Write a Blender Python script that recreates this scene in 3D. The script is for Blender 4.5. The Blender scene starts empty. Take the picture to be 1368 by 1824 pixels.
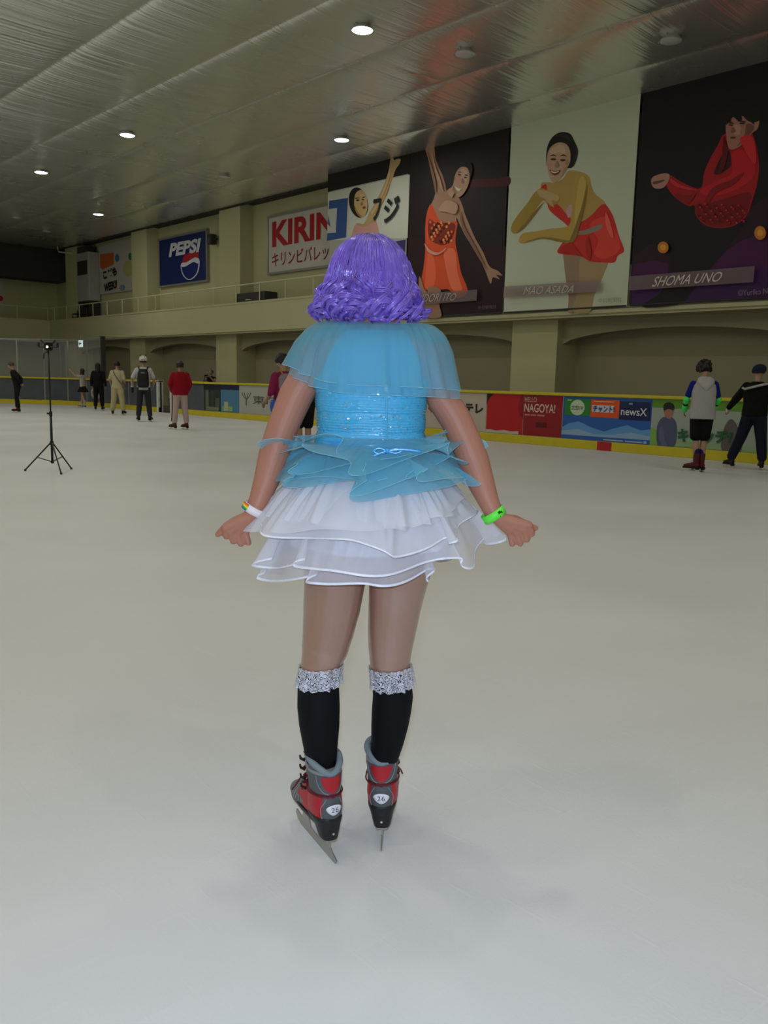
import bpy, math, random
import numpy as np
from mathutils import Vector, Matrix, noise

S = bpy.context.scene
COL = S.collection
random.seed(7)

# ------------------------------------------------------------------ camera
CAM = Vector((0.0, 0.0, 1.33))
YAW = math.radians(42.786)      # to the right of the long wall's direction (+Y)
PITCH = math.radians(8.767)     # downwards
ROLL = math.radians(1.335)
FPX, CX, CY = 1500.0, 684.0, 912.0
FWD = Vector((math.sin(YAW), math.cos(YAW), 0))
RGT = Vector((math.cos(YAW), -math.sin(YAW), 0))
_f = FWD * math.cos(PITCH) - Vector((0, 0, math.sin(PITCH)))
_u = FWD * math.sin(PITCH) + Vector((0, 0, math.cos(PITCH)))
CXA = RGT * math.cos(ROLL) + _u * math.sin(ROLL)
CYA = _u * math.cos(ROLL) - RGT * math.sin(ROLL)
cam = bpy.data.cameras.new('camera')
cam.sensor_fit = 'VERTICAL'; cam.sensor_height = 36.0
cam.lens = FPX / 1824.0 * 36.0
cam.clip_end = 200
co = bpy.data.objects.new('camera', cam); COL.objects.link(co)
m = Matrix((CXA, CYA, -_f)).transposed().to_4x4(); m.translation = CAM
co.matrix_world = m
S.camera = co

# ------------------------------------------------------------------ world, exposure
S.view_settings.view_transform = 'Standard'
S.view_settings.look = 'None'
S.view_settings.gamma = 1.0
S.view_settings.use_curve_mapping = False
S.view_settings.exposure = 0.0
w = bpy.data.worlds.new('hall_air'); S.world = w; w.use_nodes = True
w.node_tree.nodes['Background'].inputs[0].default_value = (0.9, 0.95, 0.8, 1)
w.node_tree.nodes['Background'].inputs[1].default_value = 0.02
S.cycles.max_bounces = 7; S.cycles.diffuse_bounces = 4; S.cycles.glossy_bounces = 4; S.cycles.transparent_max_bounces = 20
LAMP_W = 44.0
LAMP_COL = (1.0, 0.957, 0.84)
FLASH_W = 34.0
fl = bpy.data.lights.new('camera_flash', 'AREA'); fl.shape = 'RECTANGLE'; fl.size = 0.05; fl.size_y = 0.03
fl.energy = FLASH_W; fl.color = (0.58, 0.72, 1.0)
fo = bpy.data.objects.new('camera_flash', fl); COL.objects.link(fo)
fm = Matrix((CXA, CYA, -_f)).transposed().to_4x4(); fm.translation = CAM + CYA * 0.07 - CXA * 0.02 + _f * 0.02
fo.matrix_world = fm

def ray(px, py):
    return (_f * FPX + CXA * (px - CX) - CYA * (py - CY))
def onX(px, py, X):
    r = ray(px, py); return CAM + r * (X / r.x)
def onY(px, py, Y):
    r = ray(px, py); return CAM + r * (Y / r.y)
def onZ(px, py, z=0):
    r = ray(px, py); return CAM + r * ((z - CAM.z) / r.z)
def P(px, py, D):
    r = ray(px, py); return CAM + r * (D / r.dot(FWD))
def RM(px_r, p):
    """size in metres of px_r picture units at point p"""
    return px_r * (p - CAM).dot(_f) / FPX

# ------------------------------------------------------------------ materials
def hexc(h):
    h = h.lstrip('#'); c = [int(h[i:i+2], 16) / 255 for i in (0, 2, 4)]
    return tuple(x / 12.92 if x < .04045 else ((x + .055) / 1.055) ** 2.4 for x in c) + (1.0,)
MATS = {}
def mat(name, col, rough=0.6, metal=0.0, spec=0.4, bump=None, var=None, alpha=1.0, emit=None, sheen=0.0, aniso=0.0, trans=0.0, coat=0.0):
    if name in MATS: return MATS[name]
    if isinstance(col, str): col = hexc(col)
    if len(col) == 3: col = tuple(col) + (1.0,)
    M = bpy.data.materials.new(name); M.use_nodes = True
    N = M.node_tree.nodes; L = M.node_tree.links
    b = N['Principled BSDF']
    b.inputs['Base Color'].default_value = col
    b.inputs['Roughness'].default_value = rough
    b.inputs['Metallic'].default_value = metal
    b.inputs['Specular IOR Level'].default_value = spec
    b.inputs['Sheen Weight'].default_value = sheen
    b.inputs['Coat Weight'].default_value = coat
    b.inputs['Anisotropic'].default_value = aniso
    b.inputs['Alpha'].default_value = alpha
    if emit:
        b.inputs['Emission Color'].default_value = emit[0]; b.inputs['Emission Strength'].default_value = emit[1]
    tc = None
    if bump or var:
        tc = N.new('ShaderNodeTexCoord'); mp = N.new('ShaderNodeMapping')
        L.new(tc.outputs['Object'], mp.inputs['Vector'])
    if bump:
        sc = bump[0]
        if isinstance(sc, (tuple, list)): mp.inputs['Scale'].default_value = sc; scale = 1.0
        else: scale = sc
        n = N.new('ShaderNodeTexNoise'); n.inputs['Scale'].default_value = scale; n.inputs['Detail'].default_value = bump[3] if len(bump) > 3 else 3
        L.new(mp.outputs[0], n.inputs['Vector'])
        bp = N.new('ShaderNodeBump'); bp.inputs['Strength'].default_value = bump[1]
        bp.inputs['Distance'].default_value = bump[2] if len(bump) > 2 else 0.01
        L.new(n.outputs['Fac'], bp.inputs['Height']); L.new(bp.outputs[0], b.inputs['Normal'])
    if var:
        n2 = N.new('ShaderNodeTexNoise'); n2.inputs['Scale'].default_value = var[0]; n2.inputs['Detail'].default_value = 4
        L.new(tc.outputs['Object'], n2.inputs['Vector'])
        mx = N.new('ShaderNodeMix'); mx.data_type = 'RGBA'
        c2 = tuple(min(1, c * var[1]) for c in col[:3]) + (1,)
        mx.inputs[6].default_value = col; mx.inputs[7].default_value = c2
        L.new(n2.outputs['Fac'], mx.inputs[0]); L.new(mx.outputs[2], b.inputs['Base Color'])
    if trans:
        # thin cloth: part of the light goes through
        tl = N.new('ShaderNodeBsdfTranslucent'); tl.inputs[0].default_value = col
        ms = N.new('ShaderNodeMixShader'); ms.inputs[0].default_value = trans
        tp = N.new('ShaderNodeBsdfTransparent'); m2 = N.new('ShaderNodeMixShader'); m2.inputs[0].default_value = 1 - alpha
        b.inputs['Alpha'].default_value = 1.0
        L.new(b.outputs[0], ms.inputs[1]); L.new(tl.outputs[0], ms.inputs[2])
        L.new(ms.outputs[0], m2.inputs[1]); L.new(tp.outputs[0], m2.inputs[2])
        L.new(m2.outputs[0], N['Material Output'].inputs[0])
    MATS[name] = M
    return M

# ------------------------------------------------------------------ object helpers
def tag(o, label=None, cat=None, group=None, kind=None):
    if label: o['label'] = label
    if cat: o['category'] = cat
    if group: o['group'] = group
    if kind: o['kind'] = kind
    return o
def empty(name, loc, label, cat, group=None, rz=0.0):
    o = bpy.data.objects.new(name, None); COL.objects.link(o); o.location = loc; o.rotation_euler = (0, 0, rz)
    o.empty_display_size = 0.1
    return tag(o, label, cat, group)
def mesh_obj(name, me, mats, parent=None, smooth=False):
    if not isinstance(mats, (list, tuple)): mats = [mats]
    for k in mats: me.materials.append(k)
    if smooth: me.shade_smooth()
    o = bpy.data.objects.new(name, me); COL.objects.link(o)
    if parent is not None: o.parent = parent
    return o
def loc_of(o):
    v = Vector((0, 0, 0))
    while o is not None: v += o.location; o = o.parent
    return v

class MB:
    """collects simple shapes into one mesh"""
    def __init__(s, org=(0, 0, 0)): s.v = []; s.f = []; s.mi = []; s.org = Vector(org)
    def add(s, vs, fs, mi=0):
        k = len(s.v); s.v += [Vector(v) - s.org for v in vs]; s.f += [tuple(i + k for i in f) for f in fs]; s.mi += [mi] * len(fs); return s
    def box(s, a, b, mi=0, M=None):
        (x0, y0, z0), (x1, y1, z1) = a, b
        vs = [Vector(p) for p in ((x0,y0,z0),(x1,y0,z0),(x1,y1,z0),(x0,y1,z0),(x0,y0,z1),(x1,y0,z1),(x1,y1,z1),(x0,y1,z1))]
        if M: vs = [M @ v for v in vs]
        return s.add(vs, [(0,3,2,1),(4,5,6,7),(0,1,5,4),(1,2,6,5),(2,3,7,6),(3,0,4,7)], mi)
    def rbox(s, a, b, r, mi=0, M=None, axis=2, n=4):
        """box with rounded corners around one axis"""
        (x0,y0,z0),(x1,y1,z1) = a, b
        lo = [x0,y0,z0]; hi = [x1,y1,z1]; ax = [i for i in range(3) if i != axis]
        pts = []
        for cxs, cys, a0 in ((1,1,0),(0,1,90),(0,0,180),(1,0,270)):
            cx_ = (hi if cxs else lo)[ax[0]] + (-r if cxs else r); cy_ = (hi if cys else lo)[ax[1]] + (-r if cys else r)
            for k in range(n + 1):
                t = math.radians(a0 + 90 * k / n); pts.append((cx_ + r * math.cos(t), cy_ + r * math.sin(t)))
        vs = []
        for e in (lo[axis], hi[axis]):
            for p in pts:
                q = [0,0,0]; q[ax[0]] = p[0]; q[ax[1]] = p[1]; q[axis] = e; vs.append(Vector(q))
        if M: vs = [M @ v for v in vs]
        N_ = len(pts); fs = [tuple(range(N_))[::-1], tuple(range(N_, 2 * N_))] + [(i, (i+1) % N_, N_ + (i+1) % N_, N_ + i) for i in range(N_)]
        return s.add(vs, fs, mi)
    def tube(s, pts, rad, n=8, mi=0, cap=True):
        pts = [Vector(p) for p in pts]
        if not isinstance(rad, (list, tuple)): rad = [rad] * len(pts)
        vs = []; up = None
        for i, p in enumerate(pts):
            d = (pts[min(i+1, len(pts)-1)] - pts[max(i-1, 0)]).normalized()
            if up is None:
                up = Vector((0,0,1)) if abs(d.z) < .9 else Vector((1,0,0))
            a = d.cross(up).normalized(); up = a.cross(d).normalized()
            for k in range(n):
                t = 2 * math.pi * k / n; vs.append(p + (a * math.cos(t) + up * math.sin(t)) * rad[i])
        fs = [(i*n+k, i*n+(k+1) % n, (i+1)*n+(k+1) % n, (i+1)*n+k) for i in range(len(pts)-1) for k in range(n)]
        if cap: fs += [tuple(range(n))[::-1], tuple(range((len(pts)-1)*n, len(pts)*n))]
        return s.add(vs, fs, mi)
    def prism(s, poly, a, b, mi=0):
        """polygon points (3d) extruded from offset a to offset b (vectors)"""
        n = len(poly); a = Vector(a); b = Vector(b)
        vs = [Vector(p) + a for p in poly] + [Vector(p) + b for p in poly]
        return s.add(vs, [tuple(range(n))[::-1], tuple(range(n, 2*n))] + [(i, (i+1) % n, n+(i+1) % n, n+i) for i in range(n)], mi)
    def build(s, name, mats, parent=None, smooth=False):
        me = bpy.data.meshes.new(name); me.from_pydata([tuple(v) for v in s.v], [], s.f)
        me.polygons.foreach_set('material_index', s.mi); me.update()
        return mesh_obj(name, me, mats, parent, smooth)

def bevel(o, wd=0.004, seg=2):
    b = o.modifiers.new('bevel', 'BEVEL'); b.width = wd; b.segments = seg; b.limit_method = 'ANGLE'; return o

class Blob:
    """closed rounded shapes fused into one continuous surface by a voxel remesh"""
    _sph = None
    def __init__(s, org=(0,0,0)): s.v = []; s.f = []; s.org = Vector(org)
    def _add(s, vs, fs):
        k = len(s.v); s.v += [tuple(Vector(v) - s.org) for v in vs]; s.f += [tuple(i + k for i in f) for f in fs]
    @classmethod
    def sph(cls):
        if cls._sph is None:
            import bmesh
            bm = bmesh.new(); bmesh.ops.create_icosphere(bm, subdivisions=3, radius=1.0)
            bm.verts.ensure_lookup_table()
            cls._sph = ([v.co.copy() for v in bm.verts], [tuple(x.index for x in f.verts) for f in bm.faces]); bm.free()
        return cls._sph
    def ell(s, c, r, M=None):
        c = Vector(c); r = (r, r, r) if not isinstance(r, (tuple, list)) else r
        V, F = s.sph(); out = []
        for v in V:
            q = Vector((v.x * r[0], v.y * r[1], v.z * r[2]))
            if M: q = M @ q
            out.append(c + q)
        s._add(out, F); return s
    def cone(s, p, r, q, t, n=20):
        p = Vector(p); q = Vector(q); s.ell(p, r); s.ell(q, t)
        d = (q - p)
        if d.length < 1e-5: return s
        d.normalize(); up = Vector((0,0,1)) if abs(d.z) < .9 else Vector((1,0,0)); a = d.cross(up).normalized(); b = a.cross(d).normalized()
        vs = []
        for c, rr in ((p, r), (q, t)):
            for k in range(n):
                w_ = 2*math.pi*k/n; vs.append(c + (a*math.cos(w_) + b*math.sin(w_)) * rr * 0.999)
        fs = [(k, (k+1) % n, n+(k+1) % n, n+k) for k in range(n)] + [tuple(range(n))[::-1], tuple(range(n, 2*n))]
        s._add(vs, fs); return s
    def chain(s, pts):
        for (p, r), (q, t) in zip(pts[:-1], pts[1:]): s.cone(p, r, q, t)
        return s
    def loft(s, rings, ax=None, ay=None, n=40, e=2.0):
        """rings: (centre, rx, ry); ax, ay are the axes; e is the superellipse exponent"""
        ax = Vector(ax or (1,0,0)); ay = Vector(ay or (0,1,0)); vs = []
        for c, rx, ry in rings:
            for k in range(n):
                t = 2*math.pi*k/n; cs, sn = math.cos(t), math.sin(t)
                u = math.copysign(abs(cs) ** (2/e), cs) * rx; v = math.copysign(abs(sn) ** (2/e), sn) * ry
                vs.append(Vector(c) + ax*u + ay*v)
        m_ = len(rings)
        fs = [(i*n+k, i*n+(k+1) % n, (i+1)*n+(k+1) % n, (i+1)*n+k) for i in range(m_-1) for k in range(n)]
        fs += [tuple(range(n))[::-1], tuple(range((m_-1)*n, m_*n))]
        s._add(vs, fs); return s
    def build(s, name, mats, parent=None, voxel=0.01, smooth=3, matfn=None):
        me = bpy.data.meshes.new(name + '_raw'); me.from_pydata(s.v, [], s.f); me.update()
        import bmesh
        bm = bmesh.new(); bm.from_mesh(me); bmesh.ops.recalc_face_normals(bm, faces=bm.faces); bm.to_mesh(me); bm.free()
        t = bpy.data.objects.new('tmp', me); COL.objects.link(t)
        r = t.modifiers.new('r', 'REMESH'); r.mode = 'VOXEL'; r.voxel_size = voxel; r.adaptivity = 0
        if smooth:
            q = t.modifiers.new('s', 'SMOOTH'); q.factor = 0.5; q.iterations = smooth
        dg = bpy.context.evaluated_depsgraph_get()
        out = bpy.data.meshes.new_from_object(t.evaluated_get(dg)); out.name = name
        bpy.data.objects.remove(t); bpy.data.meshes.remove(me)
        out.materials.clear()
        if matfn:
            for p_ in out.polygons: p_.material_index = matfn(p_.center, p_.normal)
        return mesh_obj(name, out, mats, parent, True)

def spline(pts, per=6, closed=True):
    """Catmull-Rom through 2d points"""
    n = len(pts); out = []
    for i in range(n if closed else n - 1):
        p0, p1, p2, p3 = (pts[(i+k-1) % n] if closed else pts[max(0, min(n-1, i+k-1))] for k in range(4))
        for j in range(per):
            t = j / per
            out.append(tuple(0.5*((2*p1[a]) + (-p0[a]+p2[a])*t + (2*p0[a]-5*p1[a]+4*p2[a]-p3[a])*t*t + (-p0[a]+3*p1[a]-3*p2[a]+p3[a])*t**3) for a in (0, 1)))
    if not closed: out.append(tuple(pts[-1]))
    return out

def text_mesh(body, spacing=1.0, bold=0.0, res=3):
    c = bpy.data.curves.new('t', 'FONT'); c.body = body; c.space_character = spacing; c.offset = bold; c.resolution_u = res; c.extrude = 0.0
    o = bpy.data.objects.new('t', c); COL.objects.link(o)
    dg = bpy.context.evaluated_depsgraph_get()
    me = bpy.data.meshes.new_from_object(o.evaluated_get(dg))
    vs = [v.co.copy() for v in me.vertices]; fs = [tuple(p.vertices) for p in me.polygons]
    bpy.data.objects.remove(o); bpy.data.curves.remove(c); bpy.data.meshes.remove(me)
    xs = [v.x for v in vs]; ys = [v.y for v in vs]; x0, x1, y0, y1 = min(xs), max(xs), min(ys), max(ys)
    return [((v.x-x0)/(x1-x0), (v.y-y0)/(y1-y0)) for v in vs], fs
def lettering(name, body, quad, mt, parent, bold=0.0, shear=0.0, spacing=1.0, thick=None):
    """text stretched into a quad of 3d corners: top-left, top-right, bottom-right, bottom-left"""
    uv, fs = text_mesh(body, spacing, bold)
    tl, tr, br, bl = [Vector(q) for q in quad]
    org = loc_of(parent) if parent else Vector((0,0,0))
    vs = []
    for u, v in uv:
        u2 = u + shear * v
        vs.append(tuple(bl*(1-u2)*(1-v) + br*u2*(1-v) + tl*(1-u2)*v + tr*u2*v - org))
    me = bpy.data.meshes.new(name); me.from_pydata(vs, [], fs); me.update()
    return mesh_obj(name, me, mt, parent)

# ================================================================== THE SETTING
def ice_material():
    M = mat('ice', (0.70, 0.71, 0.70, 1), rough=0.42, spec=0.35)
    N = M.node_tree.nodes; L = M.node_tree.links; b = N['Principled BSDF']
    tc = N.new('ShaderNodeTexCoord')
    def noise_(scale, detail, mapping=None, rot=0, dist=0.0):
        mp = N.new('ShaderNodeMapping'); L.new(tc.outputs['Object'], mp.inputs[0])
        if mapping: mp.inputs['Scale'].default_value = mapping
        mp.inputs['Rotation'].default_value = (0, 0, rot)
        n = N.new('ShaderNodeTexNoise'); n.inputs['Scale'].default_value = scale; n.inputs['Detail'].default_value = detail
        n.inputs['Distortion'].default_value = dist
        L.new(mp.outputs[0], n.inputs['Vector']); return n
    # patches of worn ice, thin skate scratches, snow crumbs
    n1 = noise_(0.55, 6); n2 = noise_(3.0, 8, (1, 9, 1), 0.6, 0.4); n3 = noise_(3.0, 8, (9, 1, 1), 0.3, 0.4); n4 = noise_(95, 2)
    r1 = N.new('ShaderNodeMapRange'); L.new(n1.outputs[0], r1.inputs[0]); r1.inputs[1].default_value = .35; r1.inputs[2].default_value = .7
    mx = N.new('ShaderNodeMix'); mx.data_type = 'RGBA'; mx.inputs[6].default_value = (0.69, 0.70, 0.69, 1); mx.inputs[7].default_value = (0.745, 0.755, 0.75, 1)
    L.new(r1.outputs[0], mx.inputs[0])
    r2 = N.new('ShaderNodeMapRange'); L.new(n2.outputs[0], r2.inputs[0]); r2.inputs[1].default_value = .60; r2.inputs[2].default_value = .72
    r3 = N.new('ShaderNodeMapRange'); L.new(n3.outputs[0], r3.inputs[0]); r3.inputs[1].default_value = .62; r3.inputs[2].default_value = .74
    ad = N.new('ShaderNodeMath'); ad.operation = 'ADD'; ad.use_clamp = True; L.new(r2.outputs[0], ad.inputs[0]); L.new(r3.outputs[0], ad.inputs[1])
    sc = N.new('ShaderNodeMath'); sc.operation = 'MULTIPLY'; sc.inputs[1].default_value = .09; L.new(ad.outputs[0], sc.inputs[0])
    m2 = N.new('ShaderNodeMix'); m2.data_type = 'RGBA'; m2.inputs[7].default_value = (0.84, 0.86, 0.86, 1)
    L.new(sc.outputs[0], m2.inputs[0]); L.new(mx.outputs[2], m2.inputs[6]); L.new(m2.outputs[2], b.inputs['Base Color'])
    rr = N.new('ShaderNodeMapRange'); L.new(n1.outputs[0], rr.inputs[0]); rr.inputs[3].default_value = .34; rr.inputs[4].default_value = .55
    L.new(rr.outputs[0], b.inputs['Roughness'])
    bp = N.new('ShaderNodeBump'); bp.inputs['Strength'].default_value = .25; bp.inputs['Distance'].default_value = .002
    a2 = N.new('ShaderNodeMath'); a2.operation = 'ADD'; L.new(ad.outputs[0], a2.inputs[0]); L.new(n4.outputs[0], a2.inputs[1])
    L.new(a2.outputs[0], bp.inputs['Height']); L.new(bp.outputs[0], b.inputs['Normal'])
    return M

def ceiling_material():
    """silvery insulating fabric with crosswise wrinkles"""
    M = mat('ceiling_fabric', (0.84, 0.84, 0.80, 1), rough=0.2, metal=0.8, spec=0.5)
    N = M.node_tree.nodes; L = M.node_tree.links; b = N['Principled BSDF']
    tc = N.new('ShaderNodeTexCoord')
    out = []
    for scl, sc, det, dis in (((0.12, 2.6, 1), 1.0, 2, .25), ((0.32, 12.0, 1), 1.0, 3, .3), ((0.3, .5, 1), 1.0, 3, 0)):
        mp = N.new('ShaderNodeMapping'); mp.inputs['Scale'].default_value = scl; L.new(tc.outputs['Object'], mp.inputs[0])
        n = N.new('ShaderNodeTexNoise'); n.inputs['Scale'].default_value = sc; n.inputs['Detail'].default_value = det; n.inputs['Distortion'].default_value = dis
        L.new(mp.outputs[0], n.inputs['Vector']); out.append(n)
    m1 = N.new('ShaderNodeMath'); m1.operation = 'MULTIPLY_ADD'; m1.inputs[1].default_value = 0.45
    L.new(out[1].outputs[0], m1.inputs[0]); L.new(out[0].outputs[0], m1.inputs[2])
    bp = N.new('ShaderNodeBump'); bp.inputs['Strength'].default_value = 0.55; bp.inputs['Distance'].default_value = 0.055
    L.new(m1.outputs[0], bp.inputs['Height']); L.new(bp.outputs[0], b.inputs['Normal'])
    rr = N.new('ShaderNodeMapRange'); L.new(out[2].outputs[0], rr.inputs[0]); rr.inputs[3].default_value = .20; rr.inputs[4].default_value = .36
    L.new(rr.outputs[0], b.inputs['Roughness'])
    return M

M_ICE = ice_material(); M_CEIL = ceiling_material()
M_WALL = mat('wall_paint', (0.47, 0.46, 0.265, 1), rough=.75, bump=(40, .15, .004), var=(.6, 1.12))
M_PARA = mat('parapet_paint', (0.475, 0.455, 0.28, 1), rough=.7, bump=(30, .1, .004), var=(.5, 1.1))
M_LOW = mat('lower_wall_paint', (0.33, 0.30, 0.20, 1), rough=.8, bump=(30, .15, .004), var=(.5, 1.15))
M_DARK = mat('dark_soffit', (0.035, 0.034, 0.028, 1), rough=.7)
M_WALK = mat('rubber_floor', (0.10, 0.10, 0.095, 1), rough=.8, var=(3, 1.5))
M_RAIL = mat('rail_white', (0.62, 0.62, 0.42, 1), rough=.4)
M_YEL = mat('board_yellow', (0.62, 0.52, 0.02, 1), rough=.4, var=(4, .8))
M_BWHT = mat('board_white', (0.62, 0.62, 0.60, 1), rough=.35)

XR, XP, XC, XW, ZC = 15.55, 18.05, 18.6, 19.3, 8.0
YB, YP, YW = 41.0, 46.34, 48.3

def struct(o): o['kind'] = 'structure'; return o
b = MB(); b.box((-15, -20, -.1), (XR + .05, YB + .05, 0)); struct(b.build('floor', M_ICE))
b = MB(); b.box((XR + .05, -20, -.1), (XW, YB + .05, -.001)); b.box((-15, YB + .05, -.1), (XW, YW, -.001)); struct(b.build('floor', M_WALK))
# ceiling: long fabric bays that sag a little between seams 2.2 m apart
xs = []; x = 16.65
seams = [16.65 - 2.2 * k for k in range(-1, 17)]
vs = []; NX = 0
prof = []
for k in range(len(seams) - 1):
    a, c = seams[k], seams[k+1]
    for t in (0, .02, .045, .08, .13, .2, .35, .5, .65, .8, .87, .92, .955, .98):
        dd = min(t, 1 - t) * 2.2; prof.append((a + (c - a) * t, -.040 * (1 - math.exp(-dd / .10)) - .03 * math.sin(math.pi * t)))
prof = [(x, z) for x, z in prof if x <= XC + .1] ; prof = [(XC + .12, 0)] + prof
ys = [-20 + i * (YP + 20) / 40 for i in range(41)]
me = bpy.data.meshes.new('ceiling')
me.from_pydata([(x, y, ZC + z) for y in ys for x, z in prof], [], [(i*len(prof)+j, i*len(prof)+j+1, (i+1)*len(prof)+j+1, (i+1)*len(prof)+j) for i in range(40) for j in range(len(prof)-1)])
struct(mesh_obj('ceiling', me, M_CEIL, None, True))
b = MB(); b.box((-20, -21, ZC + .01), (XW + .3, YW + .3, ZC + .2)); struct(b.build('ceiling', M_DARK))
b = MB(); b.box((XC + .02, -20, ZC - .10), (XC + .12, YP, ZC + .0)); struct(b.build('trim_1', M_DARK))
# long wall above the balcony, with pilasters
b = MB(); b.box((XW, -20, 3.0), (XW + .2, YW, ZC)); struct(b.build('wall_right', M_WALL))
for k in range(-2, 5):
    yc = 14.23 + 7.63 * k
    b = MB(); b.box((XC + .08, yc - .75, 4.0), (XW, yc + .75, ZC)); struct(b.build('trim_2', M_WALL))
    b = MB(); b.box((XC - .1, yc - .75, 0), (XW + .1, yc + .75, 3.05)); struct(b.build('trim_3', M_WALL))
    # flat arch between the lower pilasters
    y0, y1 = yc + .75, yc + 7.63 - .75
    if y0 > 44: continue
    pts = [(XC + .15, y1, 3.06), (XC + .15, y0, 3.06)]
    for i in range(25):
        t = i / 24; pts.append((XC + .15, y0 + (y1 - y0) * t, 2.42 + .36 * math.sin(math.pi * min(1, max(0, t))) ** .55))
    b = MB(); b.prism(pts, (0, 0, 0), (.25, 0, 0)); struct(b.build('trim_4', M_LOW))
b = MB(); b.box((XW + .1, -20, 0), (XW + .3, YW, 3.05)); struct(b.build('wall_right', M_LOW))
# balcony slab and parapet with a ledge
b = MB(); b.box((XP, -20, 3.04), (XW + .1, YW, 3.16)); b.box((XP, -20, 3.10), (XP + .16, YP, 4.17)); b.box((XP - .06, -20, 3.10), (XP + .01, YP, 3.19)); b.box((XP - .02, -20, 4.12), (XP + .19, YP, 4.19))
struct(b.build('trim_5', M_PARA))
b = MB(); b.box((-15, YP, 3.04), (XP, YW, 3.16)); b.box((-15, YP, 3.10), (XP + .1, YP + .16, 4.17)); b.box((-15, YP - .02, 4.12), (XP, YP + .19, 4.19)); struct(b.build('trim_6', M_PARA))
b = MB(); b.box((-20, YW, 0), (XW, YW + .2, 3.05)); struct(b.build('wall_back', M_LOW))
b = MB(); b.box((-20, YW, 3.05), (XW + .3, YW + .2, ZC)); struct(b.build('wall_back', M_WALL))
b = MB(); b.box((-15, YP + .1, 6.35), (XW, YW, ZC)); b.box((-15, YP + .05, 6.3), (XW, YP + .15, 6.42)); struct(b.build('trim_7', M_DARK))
b = MB(); b.box((-15.2, -20, 0), (-15, YW, ZC)); struct(b.build('wall_left', M_WALL))
b = MB(); b.box((-15.2, -20.2, 0), (XW + .2, -20, ZC)); struct(b.build('wall_front', M_WALL))

# ------------------------------------------------------------------ ceiling lamps
M_LENS = mat('lamp_lens', (1, 1, 1, 1), emit=((1, 1, .93, 1), 14.0))
M_LENSOFF = mat('lamp_lens_unlit', (0.55, 0.56, 0.55, 1), rough=.15)
M_HOUS = mat('lamp_housing', (0.55, 0.55, 0.52, 1), rough=.35, metal=.6)
def lathe(mb, prof, c, n=24, mi=0):
    vs = []; c = Vector(c)
    for r, z in prof:
        for k in range(n): vs.append(c + Vector((r*math.cos(2*math.pi*k/n), r*math.sin(2*math.pi*k/n), z)))
    mb.add(vs, [(i*n+k, i*n+(k+1) % n, (i+1)*n+(k+1) % n, (i+1)*n+k) for i in range(len(prof)-1) for k in range(n)], mi); return mb
def ceiling_lamp(x, y, on, label, group=None):
    z = ZC - .10
    t = empty('ceiling_lamp', (x, y, z), label, 'ceiling lamp', group)
    b = MB(); lathe(b, [(.0, .10), (.10, .10), (.12, .06), (.15, 0.02), (.215, -.05), (.225, -.06), (.20, -.06), (.19, -.045), (0, -.03)], (0, 0, 0)); b.build('housing', M_HOUS, t, True)
    b = MB(); lathe(b, [(0, -.075), (.10, -.073), (.17, -.066), (.195, -.055)], (0, 0, 0)); b.build('lens', M_LENS if on else M_LENSOFF, t, True)
    for s in (-1, 1):
        b = MB(); b.tube([(s * .14, 0, .0), (s * .20, 0, .05), (s * .21, 0, .10)], .012); b.build('bracket', M_HOUS, t)
    if on:
        l = bpy.data.lights.new('lamp_light', 'AREA'); l.shape = 'DISK'; l.size = .36; l.energy = LAMP_W * (.62 if y < 5 else 1.0); l.color = LAMP_COL
        o = bpy.data.objects.new('lamp_light', l); COL.objects.link(o); o.parent = t; o.location = (0, 0, -.085)
    return t
ceiling_lamp(11.1, 12.9, True, 'lit round ceiling lamp, the biggest and highest in view')
ceiling_lamp(11.2, 22.8, True, 'lit ceiling lamp with a star-shaped glare, left of centre')
ceiling_lamp(11.2, 29.0, True, 'lit ceiling lamp furthest left of the bright ones')
ceiling_lamp(15.5, 18.8, True, 'lit ceiling lamp just in front of the corner of the dark-topped banner')
ceiling_lamp(15.6, 34.5, True, 'lit ceiling lamp in the distance above the small children event banner')
ceiling_lamp(13.3, 12.3, False, 'unlit ceiling lamp above the orange dress skater banner')
ceiling_lamp(15.5, 9.05, False, 'unlit ceiling lamp near the top right above the dark banner')
ceiling_lamp(15.65, 25.0, False, 'unlit ceiling lamp above the wall pilaster right of the blue sign')
ceiling_lamp(13.56, 38.0, False, 'tiny unlit ceiling lamp far away at the left edge')
ceiling_lamp(15.8, 40.5, False, 'tiny unlit ceiling lamp in the far corner of the hall')
for x in (-11, -6.5, -2.1, 2.3, 6.75, 11.15):
    for y in (-15, -9, -3, 3, 9.5, 16, 22.5, 29, 35.5):
        if x > 11 and y > 8: continue
        if x > 6 and 8 < y < 20: continue
        ceiling_lamp(x, y, True, 'lit ceiling lamp outside the picture over the rink', 'ceiling lamps over the rest of the rink')

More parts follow.
